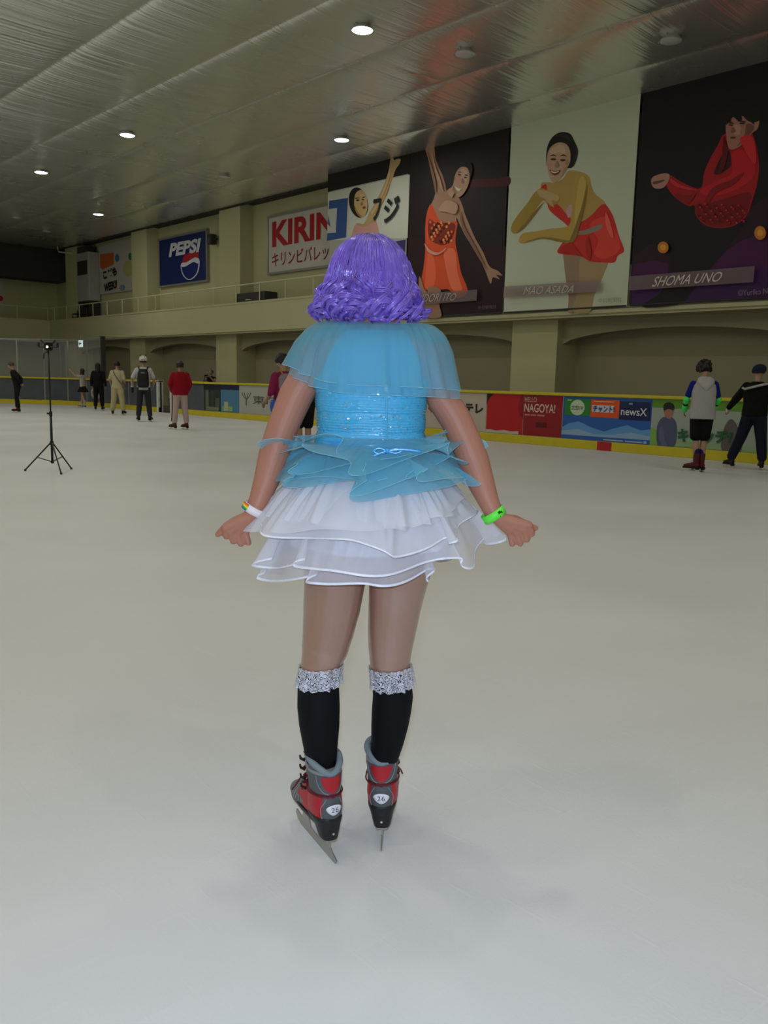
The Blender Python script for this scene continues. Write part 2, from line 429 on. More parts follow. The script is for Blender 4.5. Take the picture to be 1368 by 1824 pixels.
# ------------------------------------------------------------------ rink boards
def path_points():
    pts = [(XR, y) for y in np.linspace(26.2, 35, 12)]
    for k in range(1, 17):
        t = math.radians(90 * k / 16); pts.append((9.55 + 6*math.cos(t), 35 + 6*math.sin(t)))
    return pts + [(x, YB) for x in np.linspace(8, -15, 10)]
def sweep(mb, path, o0, o1, z0, z1, mi=0):
    n = len(path); vs = []
    for i, p in enumerate(path):
        a = Vector(path[max(0, i-1)]); c = Vector(path[min(n-1, i+1)]); d = (c - a).normalized(); nr = Vector((d.y, -d.x))
        p = Vector(p)
        for o_, z in ((o0, z0), (o1, z0), (o1, z1), (o0, z1)):
            q = p + nr * o_; vs.append((q.x, q.y, z))
    fs = [(i*4+k, i*4+(k+1) % 4, (i+1)*4+(k+1) % 4, (i+1)*4+k) for i in range(n-1) for k in range(4)] + [(3,2,1,0), tuple((n-1)*4+k for k in range(4))]
    return mb.add(vs, fs, mi)
M_NAVY = mat('board_panel_navy', (0.06, 0.068, 0.085, 1), rough=.3, var=(2, 1.6))
M_POST = mat('board_post', (0.33, 0.34, 0.32, 1), rough=.35, metal=.5)
t = empty('rink_boards', (XR, 10, 0), 'long yellow-edged rink boards carrying the advertising panels', 'rink boards')
run = [(XR, -20), (XR, 5), (XR, 15), (XR, 26.2)]
def sub(path): return [(x - XR, y - 10) for x, y in path]
b = MB(); sweep(b, sub(run), .02, .13, .0, 1.13); b.build('panel', M_BWHT, t)
b = MB(); sweep(b, sub(run), -.05, .2, 1.125, 1.19); bevel(b.build('top_rail', M_YEL, t), .015)
b = MB(); sweep(b, sub(run), -.03, .1, 0, .19); bevel(b.build('kick_plate', M_YEL, t), .01)
tag(t.children[0], 'white board panel')
b = MB(); b.box((-.034, 9.78 - 10, .003), (-.028, 10.13 - 10, .188)); tag(b.build('line_mark', mat('mark_red', (0.42, 0.012, 0.02, 1), rough=.5), t), 'red rink line marking on the kick plate')
GATE = (28.6, 29.5)
full = path_points()
runA = [(XR, 26.2), (XR, GATE[0])]; runB = [(XR, GATE[1])] + [p for p in full if p[1] > GATE[1] + .1]
runB = [p for p in runB if not (p[0] == XR and p[1] < GATE[1])]
org = Vector((XR, GATE[1], 0))
t = empty('rink_boards', org, 'dark rink boards curving round the far corner with a glass screen above', 'rink boards')
def subo(path): return [(x - org.x, y - org.y) for x, y in path]
for r_ in (runA, runB):
    b = MB(); sweep(b, subo(r_), .02, .10, .0, 1.13); b.build('panel', M_NAVY, t)
    b = MB(); sweep(b, subo(r_), -.05, .2, 1.125, 1.20); bevel(b.build('top_rail', M_YEL, t), .015)
    b = MB(); sweep(b, subo(r_), -.03, .1, 0, .19); bevel(b.build('kick_plate', M_YEL, t), .01)
def path_at(path, s):
    for a, c in zip(path[:-1], path[1:]):
        a = Vector(a); c = Vector(c); l = (c-a).length
        if s <= l: d = (c-a)/l; return a + d*s, d
        s -= l
    return Vector(path[-1]), Vector((-1, 0))
s0 = 0.0; M_GLASS = mat('screen_glass', (0.75, 0.8, 0.78, 1), rough=.03, alpha=.10, spec=.4)
glass_start = 34.6 - GATE[1]
L_total = 40
k = 0
while s0 < 24:
    p, d = path_at(runB, s0); nr = Vector((d.y, -d.x)); ang = math.atan2(d.y, d.x)
    hi = 2.86 if s0 > glass_start - .1 else 1.13
    b = MB(); Mx = Matrix.Translation((p.x - org.x, p.y - org.y, 0)) @ Matrix.Rotation(ang, 4, 'Z')
    b.box((-.035, -.03, .19), (.035, -.015, 1.13), M=Mx)
    if hi > 2: b.box((-.03, -.09, 1.19), (.03, -.03, hi), M=Mx)
    b.build('post', M_POST, t)
    s0 += 1.28
gp = []; s1 = glass_start + .15
while s1 < 24: p, d = path_at(runB, s1); gp.append((p.x, p.y)); s1 += .4
b = MB(); sweep(b, subo(gp), .045, .065, 1.2, 2.82); tag(b.build('glass_screen', M_GLASS, t), 'clear glass screen')
b = MB(); sweep(b, subo(gp), .03, .09, 2.82, 2.88); b.build('screen_rail', M_POST, t)
p, d = path_at(runB, glass_start)
b = MB(); b.box((XR + .0 - org.x, p.y - .20 - org.y, 1.2), (XR + .16 - org.x, p.y - .05 - org.y, 2.95)); tag(b.build('end_post', M_DARK, t), 'black end post of the glass screen')
for yy in (GATE[0] - .12, GATE[1]):
    b = MB(); b.box((-.05, yy - org.y, 0), (.16, yy + .12 - org.y, 1.2)); tag(b.build('gate_post', M_BWHT, t), 'pale gate post')

# ------------------------------------------------------------------ balcony railing
t = empty('balcony_railing', (XP + .08, 20, 4.17), 'thin cream metal railing along the top of the balcony wall', 'railing')
b = MB(); b.tube([(0, -40, .66), (0, YP - 20, .66)], .024); b.build('handrail', M_RAIL, t)
y = 45.8; i = 0
while y > 5:
    b = MB(); b.tube([(0, y - 20, 0), (0, y - 20, .66)], .017 if i % 4 else .022, 6); b.build('post', M_RAIL, t); y -= 1.6; i += 1
t = empty('balcony_railing', (10, YP + .08, 4.17), 'thin railing on the end balcony at the far left', 'railing')
b = MB(); b.tube([(-25, 0, .66), (8.05, 0, .66)], .02); b.build('handrail', M_RAIL, t)
for x in np.arange(8, -8, -1.6): b = MB(); b.tube([(x, 0, 0), (x, 0, .66)], .016, 6); b.build('post', M_RAIL, t)

# ------------------------------------------------------------------ things up on the balcony
def on(v): return tuple(v)
t = empty('air_conditioner', (XW - .35, 43.3, 4.2), 'tall pale floor-standing air conditioner on the balcony near the far corner', 'air conditioner')
M_PALE = mat('pale_casing', (0.36, 0.38, 0.36, 1), rough=.5)
b = MB(); b.rbox((-.3, -.75, 0.9), (.3, .75, 3.3), .05); bevel(b.build('casing', M_PALE, t), .02)
b = MB(); b.box((-.31, -.6, 2.2), (-.298, .6, 2.9)); [b.box((-.325, -.6, 2.25 + k*.1), (-.31, .6, 2.28 + k*.1)) for k in range(7)]; b.build('grille', M_DARK, t)
b = MB(); b.box((-.25, -.4, 3.3), (.3, .7, 3.62)); tag(b.build('duct_box', M_DARK, t), 'black duct box')
for y_ in (-.7, .6): b = MB(); b.box((-.28, y_, 0), (.28, y_ + .1, .9)); b.build('stand_leg', M_DARK, t)
t = empty('stacked_chairs', (XW - .95, 43.3, 3.16), 'dark stacked chairs behind the balcony railing in the far corner', 'chairs')
for k in range(3):
    b = MB(); b.box((-.1, -.7, .85 + k*.2), (.2, .55, .90 + k*.2)); b.build('seat', M_DARK, t)
for sy in (-.65, .5):
    for sx in (-.08, .18): b = MB(); b.tube([(sx, sy, 0), (sx, sy, 1.5 if sx > 0 else 1.2)], .03, 6); b.build('leg', M_DARK, t)
t = empty('loudspeaker', (XW, 31.38, 6.97), 'small black loudspeaker on the wall beside the blue sign', 'loudspeaker')
b = MB(); b.rbox((-.42, -.15, -.2), (-.12, .15, .2), .03); bevel(b.build('cabinet', M_DARK, t), .02)
b = MB(); b.tube([(-.14, 0, 0), (0, 0, .05)], .03); b.build('bracket', M_DARK, t)
b = MB(); b.tube([(-.425, 0, -.06), (-.435, 0, -.06)], .11, 20); b.build('cone', mat('speaker_cone', (.02, .02, .02, 1), rough=.4), t)
t = empty('equipment_case', (XW - .8, 27.4, 3.16), 'long black case standing on the balcony below the red and white sign', 'case')
b = MB(); b.rbox((-.3, -1.0, 0), (.3, .85, 1.38), .05, axis=1); bevel(b.build('body', M_DARK, t), .02)
b = MB(); b.tube([(-.32, -.2, 1.1), (-.36, -.15, 1.1), (-.36, .15, 1.1), (-.32, .2, 1.1)], .015); b.build('handle', M_POST, t)
t = empty('pipe_bracket', (XW - .02, 44.35, 7.5), 'thin white pipe reaching out from the wall below the ceiling in the far corner', 'pipe')
b = MB(); b.tube([(-.03, 0, .05), (-1.2, .5, .12), (-1.25, .55, .40)], .035); b.build('pipe', M_RAIL, t)
b = MB(); b.tube([(-.03, 0, .05), (-.01, 0, .05)], .08); b.build('flange', M_RAIL, t)
t = empty('exit_sign', (XR + .06, 36.73, 2.69), 'small lit white exit sign with an arrow hanging by the glass screen', 'exit sign')
b = MB(); b.box((-.0, -.17, -.15), (.06, .17, .17)); b.build('light_box', mat('sign_lit', (.8, .85, .85, 1), emit=((.75, 1, .97, 1), .55)), t)
M_GRN = mat('sign_green', (0.0, 0.12, 0.09, 1), rough=.5)
b = MB(); b.prism([(-.004, .13, 0), (-.004, .02, .10), (-.004, .04, .03), (-.004, -.13, .03), (-.004, -.13, -.03), (-.004, .04, -.03), (-.004, .02, -.10)], (0, 0, 0), (.004, 0, 0)); b.build('arrow', M_GRN, t)
b = MB(); b.tube([(.03, 0, .17), (.03, 0, .36)], .012); b.tube([(.03, 0, .36), (2.45, 0, .36)], .012); b.build('hanger', M_POST, t)
t = empty('wall_notice', (16.1, YW, 5.65), 'white notice with a red mark on the far wall at the left edge', 'notice')
b = MB(); b.box((-.65, -.03, -.8), (.3, 0, .75)); b.build('board', mat('notice_white', (.5, .48, .47, 1)), t)
b = MB(); b.tube([(.12, -.034, -.35), (.12, -.03, -.35)], .14, 20); b.build('mark', mat('mark_red', ''), t)

# ================================================================== SIGNS, BANNERS, ADVERTISING
INK = {}
def ink(h):
    k = 'ink_' + h
    return mat(k, h, rough=.55, spec=.3)
def z6(x, y): return (460 + x / 2.974, 230 + y / 2.974)
def z7(x, y): return (880 + x / 2.803, 150 + y / 2.803)
def art(mb, X, polys, mats, per=5, k0=0):
    """polys: (colour, points, smooth); points picture-measured, laid on the plane x = X, one thin print layer each"""
    for i, (c, pts, sm) in enumerate(polys):
        if c not in mats: mats.append(c)
        if sm: pts = spline(pts, per)
        # drop doubled points
        q = [on3 for on3 in (onX(px, py, X) for px, py in pts)]
        off = -.0009 * (i + 1 + k0)
        mb.add([(X + off, v.y, v.z) for v in q], [tuple(range(len(q)))], mats.index(c))
def quadX(X, px0, py0, px1, py1, px2, py2, px3, py3):
    return [onX(a, c, X) for a, c in ((px0, py0), (px1, py1), (px2, py2), (px3, py3))]
def rect(X, ya, yb, z0, z1):
    """ya is the picture's left end"""
    return [Vector((X, ya, z1)), Vector((X, yb, z1)), Vector((X, yb, z0)), Vector((X, ya, z0))]
def circ(cx, cy, rx, ry, rot=0, n=14):
    c, s = math.cos(math.radians(rot)), math.sin(math.radians(rot))
    return [(cx + rx*math.cos(2*math.pi*k/n)*c - ry*math.sin(2*math.pi*k/n)*s, cy + rx*math.cos(2*math.pi*k/n)*s + ry*math.sin(2*math.pi*k/n)*c) for k in range(n)]

XB = XP - .10
def banner(y1, y0, bg, polys, label, zt=ZC - .03, zb=3.24, split=None):
    t = empty('hanging_banner', (XB, (y0+y1)/2, zb), label, 'banner')
    O = t.location
    b = MB(O); mats = [bg]
    b.box((XB - .003, y0, zb), (XB + .012, y1, zt), 0)
    art(b, XB - .003, polys, mats)
    ms = [ink(c) for c in mats]
    b.build('printed_cloth', ms, t)
    for z_, r_ in ((zt, .03), (zb, .022)):
        b = MB(O); b.tube([(XB, y0 + .02, z_), (XB, y1 - .02, z_)], r_, 8); b.build('hem_rod', M_DARK, t)
    return t
Z = lambda f, pts: [f(*p) for p in pts]
SK1, SK1d = '#c8b478', '#a8906a'
# banner 1: skater reaching up, black top, sponsor board behind
t1 = banner(22.3, 18.68, '#a8a8a0', [
    ('#141312', [(584, 270), (584, 342), (730, 309), (730, 235)], False),
    ('#c4c8bc', [(584, 344), (584, 428), (726, 424), (730, 311)], False),
    ('#3b2f66', Z(z6, [(700, 600), (782, 585), (775, 720), (700, 720)]), False),
    ('#30508c', Z(z6, [(376, 380), (476, 364), (466, 574), (364, 592)]), False),
    ('#b8bcb8', Z(z6, [(366, 425), (418, 418), (412, 548), (366, 552), (366, 500), (384, 520)]), False),
    ('#b49a70', Z(z6, [(500, 600), (500, 545), (522, 500), (560, 500), (585, 450), (612, 405), (640, 350), (668, 290), (690, 225), (704, 150), (714, 152), (722, 165), (735, 158), (755, 160), (748, 185), (728, 215), (712, 262), (690, 320), (668, 372), (640, 420), (622, 450), (630, 520), (632, 600)]), True),
    ('#1d1814', Z(z6, circ(532, 390, 50, 82, -12)), True),
    ('#c2a674', Z(z6, [(515, 345), (545, 322), (570, 345), (580, 390), (575, 440), (555, 470), (530, 455), (510, 410)]), True),
    ('#3a2417', Z(z6, circ(528, 377, 9, 5)), True), ('#3a2417', Z(z6, circ(558, 372, 8, 5)), True),
    ('#8a4438', Z(z6, circ(562, 416, 9, 7, -20)), True), ('#8c7048', Z(z6, [(548, 385), (556, 395), (552, 405), (543, 402)]), True),
    ('#d0b484', Z(z6, [(540, 345), (562, 350), (572, 385), (560, 372), (545, 362)]), True), ('#9c7e50', Z(z6, [(512, 405), (530, 440), (552, 462), (535, 462), (516, 432)]), True),
    ('#2a1c12', Z(z6, [(516, 366), (532, 362), (540, 367), (530, 366), (518, 371)]), True), ('#2a1c12', Z(z6, [(550, 362), (562, 358), (567, 363), (556, 364)]), True),
    ('#c8aa78', Z(z6, [(600, 440), (650, 360), (690, 240), (702, 200), (700, 250), (672, 330), (640, 400), (610, 450)]), True), ('#937448', Z(z6, [(625, 440), (670, 370), (700, 290), (690, 330), (662, 390), (632, 450)]), True),
    ('#c8948c', Z(z6, [(520, 510), (560, 520), (600, 500), (628, 500), (632, 600), (500, 600)]), True),
], 'tall banner with a black top, a skater reaching up and blue and white lettering')
lettering('lettering', 'フ', quadX(XB - .05, *z6(610, 372), *z6(652, 362), *z6(644, 480), *z6(604, 488)), ink('#23262a'), t1, bold=.03)
lettering('lettering', 'ジ', quadX(XB - .05, *z6(668, 366), *z6(752, 348), *z6(744, 488), *z6(660, 500)), ink('#23262a'), t1, bold=.03)
# banner 2: skater in an orange dress on maroon black
t2 = banner(18.62, 14.93, '#1d1015', [
    ('#4a1216', Z(z6, [(1120, 270), (1240, 262), (1330, 252), (1325, 300), (1230, 305), (1130, 310)]), True),
    ('#280f18', Z(z6, [(800, 560), (1000, 640), (1310, 620), (1300, 960), (780, 980)]), False),
    ('#b08870', Z(z6, [(884, 92), (905, 98), (932, 96), (938, 150), (955, 200), (975, 240), (990, 290), (1000, 330), (1030, 330), (1060, 360), (1080, 400), (1095, 450), (1120, 510), (1150, 580), (1190, 650), (1218, 715), (1240, 738), (1268, 750), (1292, 775), (1262, 772), (1280, 795), (1250, 785), (1240, 790), (1232, 820), (1218, 790), (1205, 755), (1180, 700), (1140, 630), (1100, 570), (1070, 510), (1050, 470), (1040, 520), (920, 480), (895, 440), (925, 380), (940, 330), (938, 270), (915, 190), (895, 140)]), True),
    ('#e0552c', Z(z6, [(915, 400), (940, 440), (960, 480), (1000, 495), (1052, 490), (1050, 540), (1045, 600), (1060, 680), (1075, 760), (1110, 860), (1060, 895), (1010, 850), (960, 850), (920, 835), (880, 860), (855, 850), (875, 740), (885, 640), (885, 520), (895, 440)]), True),
    ('#f06a44', Z(z6, [(900, 660), (930, 680), (940, 760), (930, 830), (885, 840), (890, 740)]), True),
    ('#f57858', Z(z6, [(985, 650), (1040, 640), (1056, 760), (1080, 850), (1030, 850), (1000, 760)]), True),
    ('#8a2a14', Z(z6, [(905, 480), (950, 500), (1040, 500), (1030, 570), (990, 612), (940, 605), (905, 570)]), True),
] + [(('#e8744a', '#501a10', '#f0a060')[k % 3], Z(z6, circ(912 + 118 * ((k * 37) % 100) / 100, 492 + 112 * ((k * 61) % 100) / 100, 6, 8)), True) for k in range(34)] + [
    ('#d8a090', Z(z6, [(885, 605), (915, 640), (960, 655), (1000, 628), (990, 645), (950, 668), (905, 652)]), True),
    ('#a8806c', Z(z6, [(860, 780), (885, 850), (900, 870), (905, 990), (895, 995), (858, 850)]), True),
    ('#a07864', Z(z6, [(905, 840), (970, 850), (965, 930), (972, 995), (890, 995), (905, 930)]), True),
    ('#191112', Z(z6, [(1030, 225), (1050, 195), (1090, 178), (1128, 182), (1140, 215), (1130, 260), (1110, 300), (1085, 330), (1040, 320), (1022, 280)]), True),
    ('#c49c84', Z(z6, [(1050, 240), (1075, 205), (1110, 205), (1124, 240), (1120, 290), (1095, 340), (1066, 362), (1045, 340), (1030, 365), (1005, 330), (1035, 300)]), True),
    ('#d4b09a', Z(z6, [(1080, 215), (1104, 212), (1114, 240), (1108, 280), (1092, 270), (1078, 240)]), True), ('#a47c68', Z(z6, [(1042, 300), (1060, 340), (1045, 342), (1034, 320)]), True),
    ('#c09880', Z(z6, [(925, 120), (945, 200), (972, 270), (985, 330), (965, 300), (940, 220)]), True), ('#94705c', Z(z6, [(900, 120), (925, 200), (946, 280), (945, 340), (932, 280), (912, 190)]), True),
    ('#8c6858', Z(z6, [(1072, 430), (1100, 520), (1160, 630), (1212, 740), (1190, 710), (1130, 610), (1085, 520)]), True), ('#c49c84', Z(z6, [(1000, 380), (1060, 400), (1050, 450), (1000, 440), (960, 430)]), True),
    ('#2c1812', Z(z6, [(1062, 232), (1074, 226), (1086, 232), (1074, 231)]), True), ('#2c1812', Z(z6, [(1098, 244), (1110, 242), (1118, 250), (1108, 248)]), True), ('#a07060', Z(z6, [(1090, 262), (1098, 285), (1088, 288), (1082, 282)]), True),
    ('#3c2019', Z(z6, circ(1072, 243, 9, 4, 15)), True), ('#3c2019', Z(z6, circ(1104, 258, 8, 4, 15)), True),
    ('#e8dcd4', Z(z6, [(1050, 305), (1068, 316), (1082, 315), (1070, 330), (1054, 322)]), True),
], 'tall dark banner with a smiling skater in an orange dress')
M_CAP = mat('caption_strip', '#8f7f80', rough=.6, alpha=.45)
def strip(t, X, q, hexcol='#8c7a80', alpha=.45):
    O = t.location; b = MB(O); vs = [Vector((X, v.y, v.z)) for v in quadX(X, *q)]
    b.prism(vs, (0, 0, 0), (.002, 0, 0)); return b.build('caption_strip', mat('caption_' + hexcol, hexcol, alpha=alpha, rough=.6), t)
XS = XB - .11
strip(t2, XS, (*z6(800, 875), *z6(1160, 850), *z6(1156, 908), *z6(786, 935)))
lettering('lettering', 'MIDORI ITO', quadX(XS - .01, *z6(838, 876), *z6(1048, 868), *z6(1040, 908), *z6(830, 920)), ink('#b8a8a0'), t2, shear=.04)
lettering('lettering', '中日新聞社', quadX(XS - .01, *z6(1165, 936), *z6(1262, 930), *z6(1262, 950), *z6(1165, 957)), ink('#6a5a5c'), t2)
# banner 3: skater in a red skirt on pale green
t3 = banner(14.87, 11.14, '#c4ccb6', [
    ('#98806a', Z(z7, [(352, 830), (440, 850), (438, 930), (425, 1000), (410, 1060), (395, 1135), (370, 1135), (372, 1060), (358, 970), (350, 900)]), True),
    ('#a8906c', Z(z7, [(436, 860), (562, 880), (552, 940), (520, 1010), (500, 1060), (478, 1135), (395, 1135), (410, 1060), (425, 990)]), True),
    ('#b89858', Z(z7, [(235, 500), (270, 490), (300, 492), (345, 470), (370, 435), (420, 435), (470, 460), (500, 540), (560, 600), (560, 680), (420, 720), (380, 700), (310, 640), (250, 580)]), True),
    ('#cc2f28', Z(z7, [(233, 520), (262, 500), (272, 560), (330, 610), (372, 660), (420, 690), (480, 660), (545, 598), (585, 640), (605, 690), (625, 760), (650, 830), (620, 855), (600, 890), (540, 890), (480, 885), (440, 862), (400, 855), (350, 850), (316, 836), (350, 780), (380, 740), (360, 700), (310, 660), (272, 620), (262, 560)]), True),
    ('#e0443a', Z(z7, [(480, 700), (560, 660), (600, 720), (630, 820), (560, 870), (500, 850), (520, 780)]), True),
    ('#8c8478', Z(z7, [(415, 735), (450, 730), (500, 712), (540, 700), (530, 725), (470, 748), (420, 752)]), True),
    ('#c8a0a0', Z(z7, [(362, 625), (388, 600), (390, 640), (372, 668)]), True),
    ('#a88c3c', Z(z7, [(200, 545), (240, 520), (300, 550), (330, 580), (285, 610), (260, 580), (235, 590), (190, 650), (150, 700), (110, 745), (85, 730), (95, 690), (130, 640), (170, 590)]), True),
    ('#bc9c4c', Z(z7, [(415, 450), (470, 460), (480, 500), (460, 600), (430, 700), (400, 785), (330, 788), (250, 770), (190, 785), (140, 795), (124, 780), (145, 745), (210, 735), (280, 722), (370, 708), (390, 640), (398, 550)]), True),
    ('#c4a478', Z(z7, [(215, 530), (262, 532), (322, 560), (318, 585), (290, 580), (300, 615), (275, 595), (250, 570), (228, 560)]), True),
    ('#1d1a18', Z(z7, [(262, 380), (268, 310), (295, 262), (335, 240), (380, 248), (402, 285), (420, 330), (412, 380), (392, 415), (360, 420), (280, 430)]), True),
    ('#c4a284', Z(z7, [(266, 370), (280, 320), (320, 292), (362, 300), (382, 340), (378, 395), (350, 440), (312, 488), (288, 482), (272, 440)]), True),
    ('#322c28', Z(z7, [(300, 262), (335, 246), (370, 256), (390, 290), (360, 272), (325, 262)]), True), ('#322c28', Z(z7, [(402, 300), (418, 330), (410, 380), (398, 405), (404, 350)]), True),
    ('#d4b496', Z(z7, [(282, 330), (320, 304), (352, 312), (356, 345), (320, 340), (290, 350)]), True), ('#b08c6c', Z(z7, [(372, 380), (362, 430), (330, 472), (348, 430), (356, 392)]), True), ('#cc9484', Z(z7, circ(282, 408, 11, 12)), True), ('#cc9484', Z(z7, circ(352, 408, 12, 12)), True),
    ('#241a16', Z(z7, [(280, 360), (298, 352), (314, 360), (298, 358)]), True), ('#241a16', Z(z7, [(332, 360), (348, 352), (366, 362), (348, 358)]), True),
    ('#c8ac5c', Z(z7, [(430, 470), (462, 480), (448, 580), (424, 660), (405, 700), (410, 600)]), True), ('#8c7034', Z(z7, [(470, 500), (452, 620), (420, 740), (402, 782), (380, 784), (412, 700), (445, 600)]), True),
    ('#8c7030', Z(z7, [(250, 590), (200, 660), (150, 720), (112, 745), (150, 700), (200, 640)]), True), ('#8c7838', Z(z7, [(150, 792), (240, 772), (340, 788), (398, 785), (340, 776), (240, 764)]), True),
    ('#b82820', Z(z7, [(330, 836), (380, 790), (420, 830), (440, 862), (400, 845)]), True), ('#b02820', Z(z7, [(470, 760), (488, 830), (480, 880), (460, 820)]), True), ('#f06458', Z(z7, [(560, 640), (580, 680), (600, 760), (585, 760), (560, 700)]), True),
    ('#3c2a20', Z(z7, circ(298, 376, 13, 5)), True), ('#3c2a20', Z(z7, circ(346, 380, 13, 5)), True),
    ('#7c2a24', Z(z7, [(280, 428), (305, 436), (335, 430), (318, 452), (296, 452)]), True),
    ('#e8e0d4', Z(z7, [(286, 432), (306, 439), (328, 434), (314, 444), (296, 444)]), True),
    ('#a88468', Z(z7, [(316, 385), (326, 405), (318, 418), (306, 412)]), True),
], 'pale green banner with a bending skater in a red skirt')
strip(t3, XS, (*z7(50, 1010), *z7(532, 980), *z7(528, 1035), *z7(45, 1066)), '#a08c8c', .5)
lettering('lettering', 'MAO ASADA', quadX(XS - .01, *z7(150, 1012), *z7(400, 1003), *z7(395, 1040), *z7(145, 1052)), ink('#bcbcaa'), t3, shear=.04)
lettering('lettering', '中日新聞社', quadX(XS - .01, *z7(520, 1070), *z7(638, 1062), *z7(638, 1084), *z7(520, 1092)), ink('#8a9080'), t3)
# banner 4: skater in a red shirt on black and purple
t4 = banner(11.08, 7.3, '#120f12', [
    ('#2c0c22', Z(z7, [(697, 860), (780, 800), (900, 840), (1100, 760), (1240, 640), (1366, 560), (1366, 1000), (690, 1100)]), False),
    ('#481048', Z(z7, [(694, 900), (800, 880), (1000, 930), (1240, 780), (1366, 730), (1366, 1075), (684, 1104)]), False),
    ('#3a1850', Z(z7, [(688, 1000), (900, 1010), (1200, 960), (1366, 920), (1366, 1075), (683, 1104)]), False),
    ('#17101a', Z(z7, [(1000, 680), (1100, 720), (1240, 690), (1200, 780), (1100, 900), (1010, 1010), (930, 1095), (740, 1112), (830, 1040), (870, 940), (880, 800)]), True),
    ('#a81420', Z(z7, [(860, 480), (880, 455), (940, 490), (1030, 520), (1050, 440), (1080, 370), (1120, 300), (1150, 250), (1230, 250), (1290, 245), (1322, 380), (1318, 480), (1290, 580), (1260, 660), (1200, 705), (1130, 718), (1060, 705), (1010, 660), (1000, 605), (970, 608), (905, 565), (865, 515)]), True),
    ('#7c0e18', Z(z7, [(1010, 600), (1060, 600), (1120, 580), (1190, 560), (1260, 540), (1285, 560), (1258, 650), (1200, 700), (1130, 714), (1062, 700), (1012, 655)]), True),
    ('#c41c28', Z(z7, [(1180, 350), (1240, 330), (1300, 400), (1290, 470), (1200, 530), (1080, 560), (1030, 530), (1120, 480), (1190, 440)]), True),
    ('#3c0c14', Z(z7, [(1100, 440), (1130, 370), (1160, 335), (1180, 340), (1185, 400), (1160, 430), (1115, 450)]), True),
    ('#b88478', Z(z7, [(785, 480), (800, 460), (850, 445), (878, 455), (862, 500), (838, 520), (805, 520), (790, 505)]), True),
    ('#6c4840', Z(z7, [(795, 488), (830, 480), (856, 478), (832, 492), (800, 500)]), True),
    ('#ac7868', Z(z7, [(1158, 215), (1170, 170), (1250, 160), (1300, 180), (1325, 175), (1318, 220), (1290, 245), (1250, 290), (1215, 318), (1180, 325), (1165, 290)]), True),
    ('#17120f', Z(z7, [(1150, 190), (1168, 120), (1220, 90), (1290, 105), (1330, 130), (1332, 175), (1300, 190), (1285, 165), (1260, 175), (1240, 158), (1215, 178), (1195, 165), (1175, 190), (1158, 205)]), True),
    ('#17120f', Z(z7, [(1156, 196), (1166, 178), (1188, 164), (1180, 196), (1170, 186)]), True), ('#17120f', Z(z7, [(1200, 160), (1232, 154), (1240, 178), (1222, 188), (1212, 172)]), True), ('#17120f', Z(z7, [(1245, 150), (1290, 152), (1300, 200), (1284, 190), (1262, 178)]), True),
    ('#bc8c7c', Z(z7, [(1196, 205), (1232, 208), (1228, 250), (1205, 256), (1196, 235)]), True), ('#7c5044', Z(z7, [(1262, 200), (1300, 210), (1285, 245), (1240, 290), (1212, 312), (1250, 262)]), True),
    ('#2a1614', Z(z7, [(1172, 196), (1188, 190), (1200, 197), (1186, 197)]), True), ('#2a1614', Z(z7, [(1226, 190), (1244, 184), (1260, 192), (1242, 192)]), True),
    ('#8a1420', Z(z7, [(1050, 600), (1090, 520), (1180, 480), (1250, 440), (1200, 500), (1110, 545), (1070, 600)]), True), ('#d42c34', Z(z7, [(1230, 270), (1292, 262), (1312, 360), (1300, 400), (1260, 340)]), True), ('#8a1420', Z(z7, [(900, 545), (960, 560), (1010, 545), (975, 595), (940, 585)]), True), ('#c83038', Z(z7, [(880, 470), (940, 505), (1020, 530), (960, 525), (900, 505)]), True),
    ('#5c0c16', Z(z7, [(1150, 260), (1165, 320), (1172, 335), (1150, 420), (1120, 450), (1140, 360)]), True),
    ('#3a201c', Z(z7, circ(1185, 205, 12, 4)), True), ('#3a201c', Z(z7, circ(1240, 198, 13, 4)), True),
    ('#6c342c', Z(z7, circ(1196, 268, 14, 5)), True), ('#885448', Z(z7, [(1195, 215), (1208, 235), (1198, 244), (1186, 240)]), True),
    *[(('#a01a24', '#5c0a12', '#c4303a')[q_ % 3], Z(z7, circ(1020 + 240*((q_*37) % 100)/100, 600 + 95*((q_*61) % 100)/100, 5, 5, 0, 6)), True) for q_ in range(60)], ('#c87c28', Z(z7, circ(853, 817, 27, 29)), True), ('#c87c28', Z(z7, circ(1337, 745, 29, 34)), True),
    ('#e0a040', Z(z7, circ(853, 817, 14, 15)), True), ('#e0a040', Z(z7, circ(1337, 745, 15, 18)), True),
], 'black and purple banner with a skater in a red shirt, furthest right')
strip(t4, XS - .02, (*z7(676, 960), *z7(1302, 908), *z7(1294, 988), *z7(670, 1030)))
lettering('lettering', 'SHOMA UNO', quadX(XS - .03, *z7(796, 962), *z7(1134, 936), *z7(1124, 985), *z7(786, 1012)), ink('#d4c8c4'), t4, shear=.04)
lettering('lettering', '©Yuriko N', quadX(XS - .03, *z7(1218, 1028), *z7(1366, 1016), *z7(1366, 1046), *z7(1218, 1058)), ink('#8a7488'), t4)

